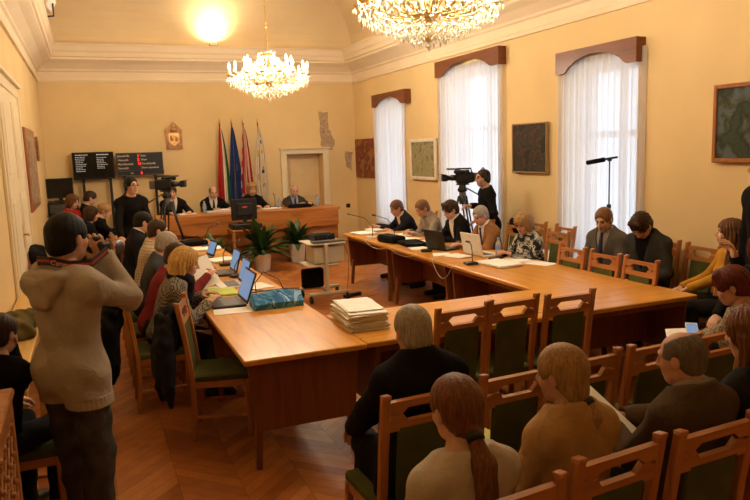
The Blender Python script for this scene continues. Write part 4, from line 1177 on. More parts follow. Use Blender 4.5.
# uplights on the cornice
def floodlight(loc, rz, label, on):
    t = empty('floodlight', loc, rz)
    b = MB(); b.box((0, 0, .11), (.2, .1, .14), (rad(-35), 0, 0), .01); b.build('housing', WHITEP, t)
    b = MB(); b.box((0, .05, .142), (.17, .012, .11), (rad(-35), 0, 0), .003); b.build('lens', emit('flood_lens', (1, .8, .5), 6.0 if on else .0, (.5, .45, .35)), t)
    b = MB(); b.tube([(-.11, 0, .11), (-.11, 0, .0), (.11, 0, .0), (.11, 0, .11)], .008, 6); b.build('bracket', BLACKP, t)
    return tag(t, label, 'floodlight')
floodlight((2.52, YB - .2, 4.06), 0, 'floodlight lying on the back cornice that lights the vault', True).scale = (.7, .6, .5)
ld = bpy.data.lights.new('flood_beam', 'SPOT'); ld.energy = 105; ld.spot_size = rad(150); ld.spot_blend = 1.0; ld.color = (1, .8, .48); ld.shadow_soft_size = .06
lo = link('flood_beam', ld); lo.location = (2.52, YB - .2, 4.16); lo.rotation_euler = (rad(180 - 20), 0, 0)
floodlight((XL + .31, 11.6, 4.06), -.6, 'white floodlight clipped to the left cornice', False).scale = (1.6, 1.6, 1.6)

b = MB(); b.box((0, 0, 0), (.09, .02, .09), None, .006); b.lathe([(0, 0), (.03, 0), (.03, .004), (0, .004)], 12, (0, 0, 0)); tag(b.build('wall_socket', BLACKP, None, (5.28, YB - .01, .76)), 'small black wall socket beside the door at the back', 'socket')
# ------------------------------------------------------------------ things on tables
T = .75
def laptop(x, y, rz, label, w=.36, d=.25, ang=18, body=BLACKP, lid=None, on=True, z=T, keys=None):
    """screen faces local -y"""
    t = empty('laptop', (x, y, z), rz)
    b = MB(); b.box((0, -d / 2, .011), (w, d, .02), None, .006); b.build('base', body, t)
    b = MB(); b.box((0, -d * .42, .0225), (w - .05, d * .5, .002), None, .0005); b.build('keyboard', keys or GREYP, t)
    R = Matrix.Rotation(rad(-ang), 3, 'X')
    c = Vector((0, .004, .02)) + R @ Vector((0, 0, .345 * w))
    b = MB(); b.box(c, (w, .014, .69 * w), R, .005); b.build('lid', lid or body, t)
    b = MB(); b.box(c + R @ Vector((0, -.0075, .004)), (w - .03, .002, .69 * w - .04), R, .0004); b.build('screen', SCREEN if on else DARKSCR, t)
    return tag(t, label, 'laptop', 'laptops on the tables')
def sheets(x, y, rz, w, d, n, label, z=T, mats=None, seed=0, name='document', cat='papers', group='papers lying on the tables'):
    r = random.Random(seed); b = MB()
    for i in range(n):
        b.box((r.uniform(-.012, .012), r.uniform(-.012, .012), .0022 + i * .004), (w, d, .0036), (0, 0, r.uniform(-.06, .06)), .0008)
    return tag(b.build(name, mats or PAPER, None, (x, y, z + .0005), rz), label, cat, group)
def mic(x, y, rz, label, h=.3, lean=.16, z=T, white=False):
    t = empty('gooseneck_microphone', (x, y, z), rz)
    b = MB(); b.box((0, 0, .014), (.1, .13, .028), None, .01); b.build('base', WHITEP if white else BLACKP, t)
    pts = [(0, .02, .025), (0, .02, h * .5), (0, .02 - lean * .35, h * .85), (0, .02 - lean, h)]
    b = MB(); b.tube(pts, .005, 6); b.build('neck', BLACKP, t); b = MB(); b.tube([pts[-1], (0, -lean - .025, h + .012)], .011, 8); b.build('capsule', GREYP, t)
    return tag(t, label, 'microphone', 'gooseneck microphones')
def bottle(x, y, z, label, cap=(.05, .15, .5)):
    t = empty('water_bottle', (x, y, z))
    b = MB(); b.lathe([(0, 0), (.032, .002), (.034, .02), (.031, .08), (.034, .13), (.03, .16), (.014, .19), (.013, .2), (0, .2)], 16); b.build('bottle_body', PLAST, t)
    b = MB(); b.lathe([(.0345, .075), (.0347, .125)], 16); b.build('bottle_label', BLAB, t); b = MB(); b.lathe([(0, .22), (.015, .22), (.015, .198), (0, .198)], 12); b.build('cap', BLAB, t)
    return tag(t, label, 'bottle', 'plastic water bottles')
PLAST = plain('clear_plastic', (.75, .77, .76), .15, .05); PLAST.node_tree.nodes['Principled BSDF'].inputs['Transmission Weight'].default_value = .6
BLAB = plain('bottle_label', (.25, .35, .6), .5)

# left row
laptop(1.12, 5.74, -PI / 2, 'open black laptop with a lit blue screen that the blonde woman types on', .38, .27, 20)
laptop(1.28, 6.52, -PI / 2, 'open laptop with a lit screen behind the black laptop, beside the yellow-green folder', .34, .24, 16, WHITEP, BLACKP, keys=GREYP)
laptop(1.33, 7.22, -PI / 2, 'open laptop with a lit screen, second behind the blonde woman\'s laptop', .34, .24, 16)
laptop(1.3, 8.5, -PI / 2 + .15, 'small open laptop in front of the man in the checked shirt', .27, .18, 20)
sheets(.99, 5.43, -.15, .30, .2, 1, 'blank white sheet lying before the black laptop', seed=1)
sheets(1.04, 6.36, .1, .2, .29, 3, 'white papers lying beside the yellow-green folder', seed=2)
b = MB(); b.box((0, 0, .009), (.25, .34, .018), None, .004); tag(b.build('folder', plain('lime_card', (.5, .62, .06), .5), None, (1.04, 6.24, T), -.1), 'yellow-green folder under papers on the left table', 'folder')
sheets(1.4, 6.36, .25, .21, .28, 2, 'white papers behind the blue bag, under a cable loop', seed=4)
sheets(1.38, 8.15, .2, .3, .3, 5, 'white papers piled near the far laptop of the left row', seed=5)
sheets(1.3, 9.2, -.1, .5, .3, 6, 'broad pile of documents at the far end of the left row', seed=6)
b = MB(); b.box((0, 0, .035), (.34, .26, .07), None, .02); b.tube([(-.12, .1, .06), (-.12, .12, .1), (.12, .12, .1), (.12, .1, .06)], .01, 6); tag(b.build('projector_bag', BLACKC, None, (1.28, 9.75, T), .2), 'black case lying at the far end of the left row', 'case')
# blue bag
def blue_bag():
    t = empty('blue_bag', (1.34, 5.44, T), .02); m = blotch('blue_print', [(.03, .17, .42), (.1, .34, .62), (.02, .12, .34), (.28, .52, .78)], 6, .55, 2, 1.5)
    b = MB(); n = 12; prof = [(-.1, 0), (-.105, .05), (-.03, .125), (.0, .135), (.03, .125), (.1, .05), (.1, 0)]; vs = []
    for i in range(n + 1):
        s = i / n; x = -.2 + .4 * s; k = 1 - .06 * math.sin(s * 9)
        for (yy, zz) in prof: vs.append((x, yy * k, zz * (1 - .08 * (2 * s - 1) ** 2) * k))
    p = len(prof); b.add(vs, [(i * p + j, i * p + j + 1, (i + 1) * p + j + 1, (i + 1) * p + j)[::-1] for i in range(n) for j in range(p - 1)] + [tuple(range(p)), tuple(n * p + j for j in range(p))[::-1]], 0, False); b.build('bag_body', m, t)
    b = MB(); b.tube([(-.2, 0, .132), (-.1, 0, .137), (.1, 0, .137), (.2, 0, .128)], .006, 6); b.build('zip', GREYP, t)
    tag(t, 'blue patterned bag with a ridge top next to the black laptop', 'bag')
blue_bag()
b = MB(); b.tube([(1.22, 5.62, .76), (1.24, 5.75, .9), (1.34, 5.85, .97), (1.46, 5.8, .9), (1.5, 5.72, .77), (1.47, 6.0, .757), (1.3, 6.2, .757)], .005, 6); tag(b.build('cable', BLACKP), 'black cable looping up behind the blue bag', 'cable')
mic(1.35, 7.75, PI / 2, 'gooseneck microphone between the laptops of the left row', .26); mic(1.32, 6.95, PI / 2 + .3, 'gooseneck microphone leaning over the lit laptops of the left row', .22)
mic(1.42, 9.45, PI / 2, 'gooseneck microphone at the far end of the left row', .3)
# big paper stack on the cross table: fourteen bundles, the top one loose
r = random.Random(9)
for i in range(11):
    h = .0108; b = MB()
    for k in range(3): b.box((r.uniform(-.006, .006), r.uniform(-.006, .006), h * (k + .5) / 3), (.275, .48, h / 3 - .0007), (0, 0, r.uniform(-.025, .025)), .0008)
    o = b.build('document_bundle', [PAPER if i in (4, 8, 10) else PAPER2], None, (1.735 + r.uniform(-.012, .012), 4.59 + r.uniform(-.016, .016), T + .0005 + i * (h + .0004)), -.07 + r.uniform(-.07, .07))
    tag(o, 'thick bundle of documents inside the big paper stack on the cross table', 'papers', 'bundles of the big paper stack')
sheets(1.74, 4.62, -.05, .255, .42, 2, 'loose white sheets on top of the big paper stack', z=T + 11 * .0113, seed=8)
# right row
sheets(3.72, 9.5, .1, .3, .32, 5, 'pile of documents at the far end of the right row', seed=11); sheets(3.98, 9.72, 0, .21, .29, 7, 'documents in front of the dark suited man at the far end', seed=12)
mic(3.6, 8.93, -PI / 2 - .5, 'white-based gooseneck microphone at the far end of the right row', .34, .3, white=True)
mic(3.72, 8.45, -PI / 2 - .3, 'gooseneck microphone standing by the black shoulder bags', .36, .25)
t = empty('shoulder_bag', (3.68, 8.42, T), .1); b = MB(); b.box((0, 0, .045), (.22, .42, .09), None, .03); b.build('bag_body', BLACKC, t); b = MB(); b.box((-.02, -.0, .092), (.16, .36, .01), None, .004); b.build('flap', DARKC, t); b = MB(); b.tube([(-.08, .18, .06), (-.13, .1, .02), (-.13, -.1, .02), (-.08, -.18, .06)], .012, 6, flat=.4); b.build('strap', BLACKC, t); tag(t, 'black shoulder bag with a flat flap lying on the right row', 'bag')
t = empty('laptop_sleeve', (3.78, 7.98, T), -.12); b = MB(); b.box((0, 0, .025), (.28, .44, .05), None, .02); b.build('sleeve', BLACKC, t); b = MB(); b.tube([(-.1, -.2, .045), (0, -.215, .05), (.1, -.2, .045)], .006, 6); b.build('zip', GREYP, t); tag(t, 'flat black laptop sleeve beside the shoulder bag', 'bag')
sheets(4.15, 8.95, .1, .21, .3, 4, 'white papers in front of the man in the grey shirt', seed=13); sheets(3.98, 8.55, .3, .21, .3, 3, 'white papers spread between the grey shirt and the shoulder bag', seed=14)
sheets(3.72, 7.7, -.1, .21, .3, 2, 'white sheet under the edge of the black sleeve', seed=15); sheets(4.12, 8.1, .15, .3, .3, 3, 'white papers in front of the man in the black jacket', seed=16)
laptop(3.84, 7.42, PI / 2 + .25, 'open black laptop seen from behind, in front of the man in the brown jacket', .34, .22, 14, BLACKP, BLACKP, on=True)
laptop(3.98, 6.78, PI / 2 + .1, 'open white laptop seen from behind, in front of the water bottle', .36, .25, 12, WHITEP, WHITEP, on=True)
bottle(4.16, 6.55, T, 'clear water bottle with a blue label behind the white laptop')
b = MB(); b.box((0, 0, .012), (.16, .1, .024), None, .006); tag(b.build('receiver', BLACKP, None, (4.06, 6.43, T), .2), 'small black device beside the water bottle of the right row', 'device')
sheets(3.8, 6.85, .2, .21, .3, 3, 'papers under the open white laptop', z=T, seed=17); sheets(3.72, 7.05, -.4, .2, .24, 2, 'sheet before the white laptop', seed=18)
mic(3.66, 6.3, -PI / 2, 'gooseneck microphone in front of the white laptop', .24, .03); mic(3.68, 7.38, -PI / 2 - .4, 'gooseneck microphone before the black laptop of the right row', .26, .17)
sheets(3.9, 6.12, .1, .3, .42, 7, 'thick open folder of papers in front of the woman in the floral blouse', seed=19); sheets(4.2, 6.25, .0, .21, .3, 3, 'papers under the hands of the woman in the floral blouse', seed=20); sheets(4.3, 5.95, .3, .21, .3, 1, 'single sheet at the elbow of the woman in the floral blouse', seed=21)
def cable(name, pts, m, label, r_=.0028): 
    b = MB(); b.tube(pts, r_, 6); return tag(b.build(name, m), label, 'cable', 'cables hung along the tables')
def droop(p, q, s, n=9): 
    p, q = Vector(p), Vector(q); return [p.lerp(q, i / n) - Vector((0, 0, s * 4 * (i / n) * (1 - i / n))) for i in range(n + 1)]
cable('cable', [(3.6, 6.9, .756), (3.48, 6.85, .755)] + droop((3.462, 6.8, .74), (3.462, 6.35, .74), .16) + [(3.5, 6.32, .755), (3.62, 6.3, .757)], WHITEP, 'white cable drooping below the table edge by the white laptop')
cable('cable', [(3.6, 8.0, .756), (3.48, 8.0, .755)] + droop((3.462, 7.95, .73), (3.462, 7.3, .73), .04) + [(3.5, 7.28, .755)], WHITEP, 'white cable along the table edge below the black bags')
cable('cable', [(3.6, 8.9, .756), (3.48, 8.85, .755)] + droop((3.462, 8.8, .73), (3.462, 8.1, .73), .05) + [(3.5, 8.08, .755)], WHITEP, 'white cable along the table edge at the far end')

# raised desk
DZ = .93
sheets(1.62, 12.8, .1, .3, .21, 3, 'papers before the dark-haired man on the raised desk', z=DZ, seed=31); sheets(2.28, 12.85, -.1, .34, .24, 12, 'thick documents before the bald man in the dark suit', z=DZ, seed=32)
sheets(3.12, 12.8, .1, .4, .24, 5, 'papers before the woman on the raised desk', z=DZ, seed=33); sheets(2.02, 12.72, 0, .14, .1, 10, 'small block of note paper beside the bottle on the raised desk', z=DZ, seed=34)
bottle(1.92, 12.8, DZ, 'clear water bottle between the two suited men on the raised desk'); bottle(3.3, 12.75, DZ, 'clear water bottle beside the woman on the raised desk'); bottle(4.06, 12.8, DZ, 'clear water bottle at the right end of the raised desk')
mic(2.98, 12.85, 0, 'gooseneck microphone before the woman on the raised desk', .24, .1, z=DZ); mic(3.28, 13.0, -.4, 'gooseneck microphone between the woman and the bald man on the raised desk', .26, .1, z=DZ)
b = MB(); b.box((0, 0, .025), (.42, .22, .05), None, .015); b.box((0, .02, .055), (.36, .14, .02), None, .008); tag(b.build('briefcase', BLACKC, None, (3.68, 12.72, DZ), .05), 'flat black case in front of the bald man at the right end', 'case')

# monitor on its little table in front of the desk
t = empty('monitor_table', (2.43, 11.75, 0)); b = MB(); b.box((0, 0, .70), (.56, .5, .03), None, .006); b.build('tabletop', DESKW, t)
b = MB(); b.box((0, 0, .66), (.48, .42, .05), None, .004); b.build('frame', CHW, t); b = MB(); b.box((0, 0, .2), (.48, .42, .02), None, .004); b.build('shelf', CHW, t)
for q in (-1, 1):
    for p in (-1, 1):
        b = MB(); b.box((q * .25, p * .22, .343), (.04, .04, .685), None, .005); b.build('leg', CHW, t)
tag(t, 'small brown table carrying a monitor in front of the raised desk', 'table')
b = MB(); b.box((0, 0, .045), (.5, .4, .09), None, .012); b.box((0, -.201, .05), (.4, .004, .05), None, .001); tag(b.build('computer_case', BLACKP, None, (2.43, 11.75, .7155), 0), 'flat black computer under the monitor on the little table', 'computer')
monitor('monitor', .44, .36, .05, (2.43, 11.8, .806), PI, 'black monitor seen from behind on the little table before the raised desk', True)

# plants -----------------------------------------------------------------------------
def plant(x, y, z, h, n, spread, label, seed, pot=True, ph=.26, pr=.13, lean=0.0):
    r = random.Random(seed); t = empty('potted_plant', (x, y, z))
    b = MB(); b.lathe([(0, 0), (pr * .78, 0), (pr * .82, .01), (pr, ph - .02), (pr * 1.05, ph), (pr * .93, ph), (pr * .9, ph - .03), (0, ph - .03)], 24); b.build('pot', POTW if pot else BLACKP, t)
    b = MB(); b.lathe([(0, ph - .025), (pr * .9, ph - .028)], 16); b.build('soil', SOIL, t)
    b = MB()
    for i in range(n):
        a = 2 * PI * i / n * 2.4 + r.uniform(-.3, .3); L = h * r.uniform(.6, 1.0); up = r.uniform(.45, 1.15); W = L * r.uniform(.06, .095); d = Vector((math.cos(a), math.sin(a), 0)); s_ = Vector((-d.y, d.x, 0)); vs = []; m = 9
        base = Vector((r.uniform(-.03, .03), r.uniform(-.03, .03), ph - .03))
        for j in range(m + 1):
            q = j / m; rr = spread * q * (.35 + .65 * q) * (1.6 - up); z_ = L * (q * up * .9 - .55 * q * q * (1.35 - up)); c = base + d * rr + Vector((0, 0, z_))
            w = .006 if q < .3 else .006 + W * math.sin(PI * (q - .3) / .7) ** .8
            vs += [c - s_ * w + Vector((0, 0, w * .25)), c - Vector((0, 0, w * .12)), c + s_ * w + Vector((0, 0, w * .25))]
        fs = [f for j in range(m) for f in ((3 * j, 3 * j + 1, 3 * j + 4, 3 * j + 3), (3 * j + 1, 3 * j + 2, 3 * j + 5, 3 * j + 4))]
        b.add(vs, fs, 0, True)
    b.build('foliage', LEAF, t); return tag(t, label, 'plant')
plant(3.42, 12.1, 0, .62, 64, .42, 'leafy plant in a white pot in front of the raised desk, beside the trolley', 3, ph=.32, pr=.15)
plant(2.62, 11.45, 0, .74, 80, .48, 'bushy plant in a white pot beside the monitor table', 4, ph=.3, pr=.15)
plant(1.85, 11.6, 0, .55, 50, .46, 'dark low plant in a black pot left of the monitor table', 6, False, .25, .14)
plant(5.68, 12.0, .53, (.36), 18, .1, 'green potted plant on the sill of the farthest window', 8, False, .18, .09)

# trolley with projector ---------------------------------------------------------------
t = empty('equipment_trolley', (2.84, 8.82, 0), -.02); tag(t, 'cream wheeled trolley with a projector between the table rows', 'trolley')
b = MB(); b.box((0, 0, .775), (.52, .46, .022), None, .004); b.build('top_shelf', CREAMP, t)
b = MB(); b.box((.04, .02, .62), (.42, .4, .22), None, .01); b.build('storage_box', CREAMP, t)
b = MB(); b.box((-.06, -.02, .49), (.44, .44, .015), None, .003); b.build('lower_shelf', CREAMP, t)
for q in (-.235, .2): b = MB(); b.box((-.02, q, .46), (.05, .04, .62), None, .006); b.build('column', CREAMP, t)
for q in (-.24, .2):
    b = MB(); b.box((0, q, .12), (.56, .05, .04), None, .008); b.build('foot_bar', CREAMP, t)
b = MB(); b.box((-.02, -.02, .15), (.05, .4, .03), None, .006); b.build('cross_bar', CREAMP, t)
for q in (-.25, .25):
    for p in (-.24, .2):
        b = MB(); b.tube([(q - .018, p, .042), (q + .018, p, .042)], .042, 14); b.box((q, p, .085), (.03, .04, .05), None, .006); b.build('caster', BLACKP, t)
b = MB(); b.box((0, 0, .05), (.3, .26, .1), None, .015); b.box((-.02, -.02, .105), (.22, .18, .012), None, .005); b.tube([(.06, -.125, .05), (.06, -.16, .05)], .035, 12); tag(b.build('projector', BLACKP, None, (2.86, 8.9, .787), .1), 'black projector on the cream trolley', 'projector')
b = MB(); b.box((0, 0, .012), (.44, .14, .024), None, .005); tag(b.build('computer_keyboard', GREYP, None, (2.87, 8.67, .787), .03), 'dark keyboard at the front of the cream trolley', 'keyboard')
b = MB(); b.box((0, 0, .13), (.3, .1, .26), (0, 0, 0), .02); tag(b.build('laptop_bag', BLACKC, None, (2.7, 8.87, .16), 0), 'black bag standing low on the trolley', 'bag')
cable('cable', [(3.06, 8.62, .79), (3.12, 8.56, .6), (3.1, 8.56, .3), (3.05, 8.52, .02), (3.3, 8.5, .012), (3.6, 8.7, .012)], BLACKP, 'black cable hanging from the trolley to the floor')
b = MB(); b.box((0, 0, .022), (.3, .06, .044), None, .008); tag(b.build('power_strip', BLACKP, None, (3.22, 8.75, 0), .4), 'black power strip on the floor beside the trolley', 'power strip')

# video cameras ------------------------------------------------------------------------
def video_camera(x, y, z, rz, label, tlabel, legs=.5, pan=True):
    """lens looks to local +y"""
    tp = empty('camera_tripod', (x, y, 0), rz); tag(tp, tlabel, 'tripod', 'tripods of the video cameras')
    b = MB(); b.lathe([(0, z - .12), (.06, z - .12), (.075, z - .09), (.05, z - .05), (.05, z - .02), (0, z - .02)], 14); b.box((0, 0, z - .012), (.09, .18, .02), None, .005); b.build('head', BLACKP, tp)
    b = MB(); b.lathe([(0, z - .3), (.05, z - .3), (.05, z - .12), (0, z - .12)], 12); b.build('bowl', GREYP, tp)
    for i in range(3):
        a = rad(90 + 120 * i); d = Vector((math.cos(a), math.sin(a), 0)); s_ = Vector((-d.y, d.x, 0)); b = MB(); zt = z - .18; k = zt * .5
        for q in (-1, 1): b.tube([d * .05 + s_ * .03 * q + Vector((0, 0, zt)), d * (.05 + legs * .5) + s_ * .02 * q + Vector((0, 0, k))], .012, 8)
        b.tube([d * (.03 + legs * .47) + Vector((0, 0, k + .06)), d * (.05 + legs) + Vector((0, 0, .01))], .013, 8); b.box(d * (.05 + legs * .5) + Vector((0, 0, k)), (.07, .07, .05), None, .01); b.build('leg', BLACKP, tp)
    if pan: b = MB(); b.tube([(.05, -.05, z - .06), (.16, -.5, z - .32)], .01, 8); b.tube([(.135, -.4, z - .26), (.17, -.54, z - .345)], .016, 8); b.build('pan_handle', BLACKP, tp)
    t = empty('video_camera', (x, y, z), rz); t.scale = (.85,) * 3; tag(t, label, 'video camera', 'video cameras on tripods')
    b = MB(); b.box((0, -.04, .1), (.12, .3, .18), None, .015); b.box((0, -.02, .015), (.09, .22, .03), None, .006); b.build('body', BLACKP, t)
    b = MB(); b.tube([(0, .1, .1), (0, .2, .1), (0, .2, .1), (0, .27, .1)], [.05, .05, .042, .045], 16); b.build('lens', BLACKP, t)
    b = MB(); b.box((0, .31, .1), (.13, .09, .11), None, .01); b.box((0, .335, .162), (.14, .1, .008), (rad(8), 0, 0), .002); b.build('lens_hood', BLACKP, t)
    b = MB(); b.box((0, -.24, .1), (.1, .1, .15), None, .012); b.build('battery', GREYP, t)
    b = MB(); b.tube([(0, -.16, .19), (0, -.15, .25), (0, .1, .25), (0, .13, .19)], .014, 8); b.build('handle', BLACKP, t)
    b = MB(); b.box((-.09, .06, .2), (.06, .2, .06), None, .012); b.tube([(-.09, -.04, .2), (-.09, -.1, .2)], .035, 12); b.build('viewfinder', BLACKP, t)
    b = MB(); b.tube([(.06, .02, .24), (.06, .26, .25)], .016, 10); b.build('microphone', GREYP, t)
    return t
video_camera(5.02, 8.85, 1.45, 1.25, 'large black video camera before the middle window', 'black tripod standing behind the right row before the middle window', .34)
video_camera(1.1, 11.0, 1.47, -2.0, 'large black video camera beside the cameraman with glasses', 'black tripod beside the cameraman with glasses', .36)
# boom microphone on a stand
t = empty('microphone_stand', (5.33, 6.13, 0)); b = MB(); b.tube([(0, 0, .02), (0, 0, 1.3)], .012, 8); b.tube([(0, 0, 1.25), (0, 0, 1.78)], .008, 8); b.build('pole', GREYP, t)
b = MB(); b.box((0, 0, 1.27), (.05, .03, .05), None, .008); b.build('clutch', BLACKP, t)
for i in range(3):
    a = rad(30 + 120 * i); b = MB(); b.tube([(0, 0, .3), (.14 * math.cos(a), .14 * math.sin(a), .01)], .009, 6); b.build('leg', BLACKP, t)
tag(t, 'thin microphone stand before the nearest window', 'stand')
t = empty('shotgun_microphone', (5.33, 6.13, 1.785)); b = MB(); b.tube([(0, -.12, .03), (-.03, .02, .012), (-.05, .08, .005)], .012, 8); b.box((0, .0, .0), (.03, .05, .03), None, .006); b.build('mount', BLACKP, t); b = MB(); b.tube([(-.04, .04, .005), (-.09, .26, -.03)], .026, 10); b.build('windshield', BLACKC, t)
tag(t, 'black shotgun microphone on top of the thin stand', 'microphone')
# ------------------------------------------------------------------ coats left on chairs
def lump(name, prims, mat, label, cat, v=.014, amp=.012, clip=None, k=.05):
    pts = []
    for p in prims:
        if p[0] == 'c': R = max(p[3], p[4]); pts += [np.array(p[1]) - R, np.array(p[1]) + R, np.array(p[2]) - R, np.array(p[2]) + R]
        else: R = max(p[3]); pts += [np.array(p[1]) - R, np.array(p[1]) + R]
    pts = np.array(pts); f = Field(pts.min(0) - .05, pts.max(0) + .05, v)
    for p in prims: f.add(p, k)
    f.fn(lambda F, X, Y, Z: F + amp * np.sin(24 * X + 3 * np.sin(9 * Z)) * np.sin(26 * Y + 2 * np.sin(12 * Z + 5 * X)) + amp * .5 * np.sin(55 * X + 40 * Y + 3 * np.sin(15 * Z)))
    for n, p in (clip or []): f.clip(n, p)
    V, Q = f.mesh(); return tag(link(name, npmesh(name, V, Q, mat)), label, cat)
RZ = lambda a: np.array(((math.cos(a), math.sin(a), 0), (-math.sin(a), math.cos(a), 0), (0, 0, 1)))
OLIVE = cloth('olive_cloth', (.13, .1, .04), .2, .9, .5)
lump('coat', [C_((-.6, 5.3, .8), (-.5, 5.75, .8), .07, .08), C_((-.5, 5.35, .8), (-.58, 5.7, .82), .07, .06), C_((-.62, 5.55, .86), (-.5, 5.6, .84), .06, .06)], OLIVE, 'crumpled olive coat on the pale side table behind the photographer', 'coat', clip=[((0, 0, -1), (0, 0, .752)), ((-1, 0, 0), (XL + .02, 0, 0))])
lump('coat', [C_((-.63, 8.35, .95), (-.63, 8.65, .98), .06, .06), C_((-.64, 8.35, .5), (-.64, 8.65, .5), .05, .05), C_((-.58, 8.35, .95), (-.5, 8.35, .6), .07, .06), C_((-.58, 8.65, .98), (-.5, 8.65, .6), .07, .08), C_((-.52, 8.45, .6), (-.5, 8.65, .5), .08, .08)], BLACKC, 'black coat over a chair beside the white door', 'coat', amp=.006, clip=[((-1, 0, 0), (XL + .02, 0, 0))])
lump('coat', [E_((.47, 4.98, .80), (.05, .2, .17), RZ(-.25)), E_((.40, 4.98, .62), (.055, .22, .32), RZ(-.25)), E_((.40, 4.80, .56), (.05, .08, .3), RZ(-.25)), E_((.38, 5.14, .5), (.06, .09, .3), RZ(-.25))], DARKC, 'dark grey coat over the back of the empty chair by the blonde woman', 'coat', amp=.01)
lump('coat', [E_((.12, 5.72, .82), (.05, .22, .17), I3), E_((.07, 5.72, .62), (.055, .24, .34), I3), E_((.05, 5.55, .55), (.06, .09, .3), I3), E_((.05, 5.9, .52), (.06, .09, .3), I3)], BLACKC, 'black coat over the chair back of the blonde woman', 'coat', amp=.01)
lump('coat', [C_((5.08, 7.3, .95), (5.08, 7.62, .97), .06, .07), C_((5.1, 7.34, .9), (5.1, 7.34, .6), .07, .06), C_((5.1, 7.58, .95), (5.1, 7.58, .6), .07, .06)], BLACKC, 'black coat on a chair back behind the woman in the floral blouse', 'coat', amp=.01)

# ------------------------------------------------------------------ people
H_BLK = hairmat('hair_black', (.01, .008, .007), .6); H_DBR = hairmat('hair_dark_brown', (.05, .026, .014)); H_BR = hairmat('hair_brown', (.14, .06, .025)); H_LBR = hairmat('hair_light_brown', (.22, .11, .05))
H_BLD = hairmat('hair_blonde', (.62, .38, .13)); H_DBL = hairmat('hair_dark_blonde', (.36, .21, .085)); H_GRY = hairmat('hair_grey', (.36, .31, .25)); H_DGR = hairmat('hair_dark_grey', (.16, .13, .105)); H_RED = hairmat('hair_dark_red', (.13, .025, .015)); H_CHB = hairmat('hair_chestnut', (.17, .065, .025))
TAN = cloth('tan_corduroy', (.42, .25, .105)); BRN = cloth('brown_tweed', (.27, .125, .045)); DBRN = cloth('dark_brown_wool', (.085, .055, .03)); GRYJ = cloth('grey_tweed', (.12, .1, .08)); DKG = cloth('dark_grey_wool', (.05, .045, .04))
MAROON = cloth('maroon_wool', (.19, .025, .03)); REDC = cloth('red_wool', (.36, .02, .015)); YEL = cloth('mustard_knit', (.52, .25, .025)); HOOD = cloth('taupe_jersey', (.39, .335, .28), .1); GREYW = cloth('light_grey_knit', (.52, .45, .37)); SHG = cloth('grey_shirt', (.3, .26, .22)); SHW = cloth('white_shirt', (.72, .66, .58), .06); SHB = cloth('blue_shirt', (.3, .36, .46), .08)
DBLUE = cloth('dark_blue_shirt', (.055, .06, .075)); CHKL = grid_cloth('checked_shirt', (.52, .44, .32), (.25, .2, .16), .03); CHKW = checks('houndstooth', (.34, .29, .24), (.05, .045, .045), .014)
FLORAL = blotch('floral_print', [(.015, .015, .018), (.02, .02, .025), (.1, .11, .09), (.5, .47, .38), (.02, .02, .02), (.55, .5, .4)], 11, .8, 1.5, 1.0); LEOP = blotch('leopard_print', [(.36, .27, .17), (.03, .02, .015), (.42, .32, .2), (.025, .02, .015), (.4, .3, .2)], 34, .85, 1, .6)
JEANS = cloth('dark_jeans', (.06, .055, .052), .4); TROU = cloth('dark_trousers', (.022, .02, .02)); SHOE = plain('shoe_leather', (.015, .012, .01), .4); TIE = cloth('dark_tie', (.03, .03, .06), .1); TIEB = cloth('striped_tie', (.12, .08, .05), .2); SCARF = cloth('black_scarf', (.015, .014, .018))
HP = PI / 2
base = dict(bm=TROU, shoe=SHOE)
def man(label, x, y, rz, **k):
    d = dict(base); d.update(k); d.setdefault('skin', SK1); return person(label, x, y, rz, **d)

# photographer in the grey-brown hoodie
ph, J = man('person in a taupe hoodie and dark jeans standing with a camera raised to the face', -.11, 3.02, rad(-48), crown=(-0.114, 3.85), s=.998, lean=0.02, top='hoodie', tm=HOOD, bm=JEANS, hair='short', hm=H_BLK, skin=SK2, v=.009, fat=1.0, head=(.06, .05, 0),
            hands={1: (.055, 3.93, 1.47), -1: (.06, 4.04, 1.42)}, palm={1: (-.82, .5, .1), -1: (0, 0, 1)}, elbow={1: (.45, .2, -.9), -1: (-.3, 0, -.95)}, curl=(.5, .55), loose=.014, feet={-1: (-.17, .06, .085), 1: (.19, -.08, .085)}, knees={-1: (-.13, .05, .5), 1: (.15, -.02, .5)})
t = empty('photo_camera', (.02, 3.985, 1.45), rad(-48)); b = MB(); b.box((0, 0, .055), (.145, .07, .1), None, .014); b.box((0, 0, .115), (.06, .06, .035), None, .012); b.build('body', BLACKP, t); b = MB(); b.tube([(0, .03, .055), (0, .15, .055)], [.036, .04], 16); b.build('lens', BLACKP, t)
b = MB(); b.box((.0, -.036, .05), (.08, .003, .055), None, .001); b.build('screen', DARKSCR, t); tag(t, 'black photo camera held up by the person in the taupe hoodie', 'camera')
cs = MB(); nb = J['nb']; pts = [(-.10, .05, 1.50), (-.10, -.05, 1.53), (-.04, -.115, 1.555), (.05, -.115, 1.555), (.12, -.06, 1.53), (.15, .06, 1.52), (.12, .2, 1.57)]
STRAP = plain('strap_black', (.02, .016, .016), .6); STRR = plain('strap_red', (.4, .02, .02), .6)
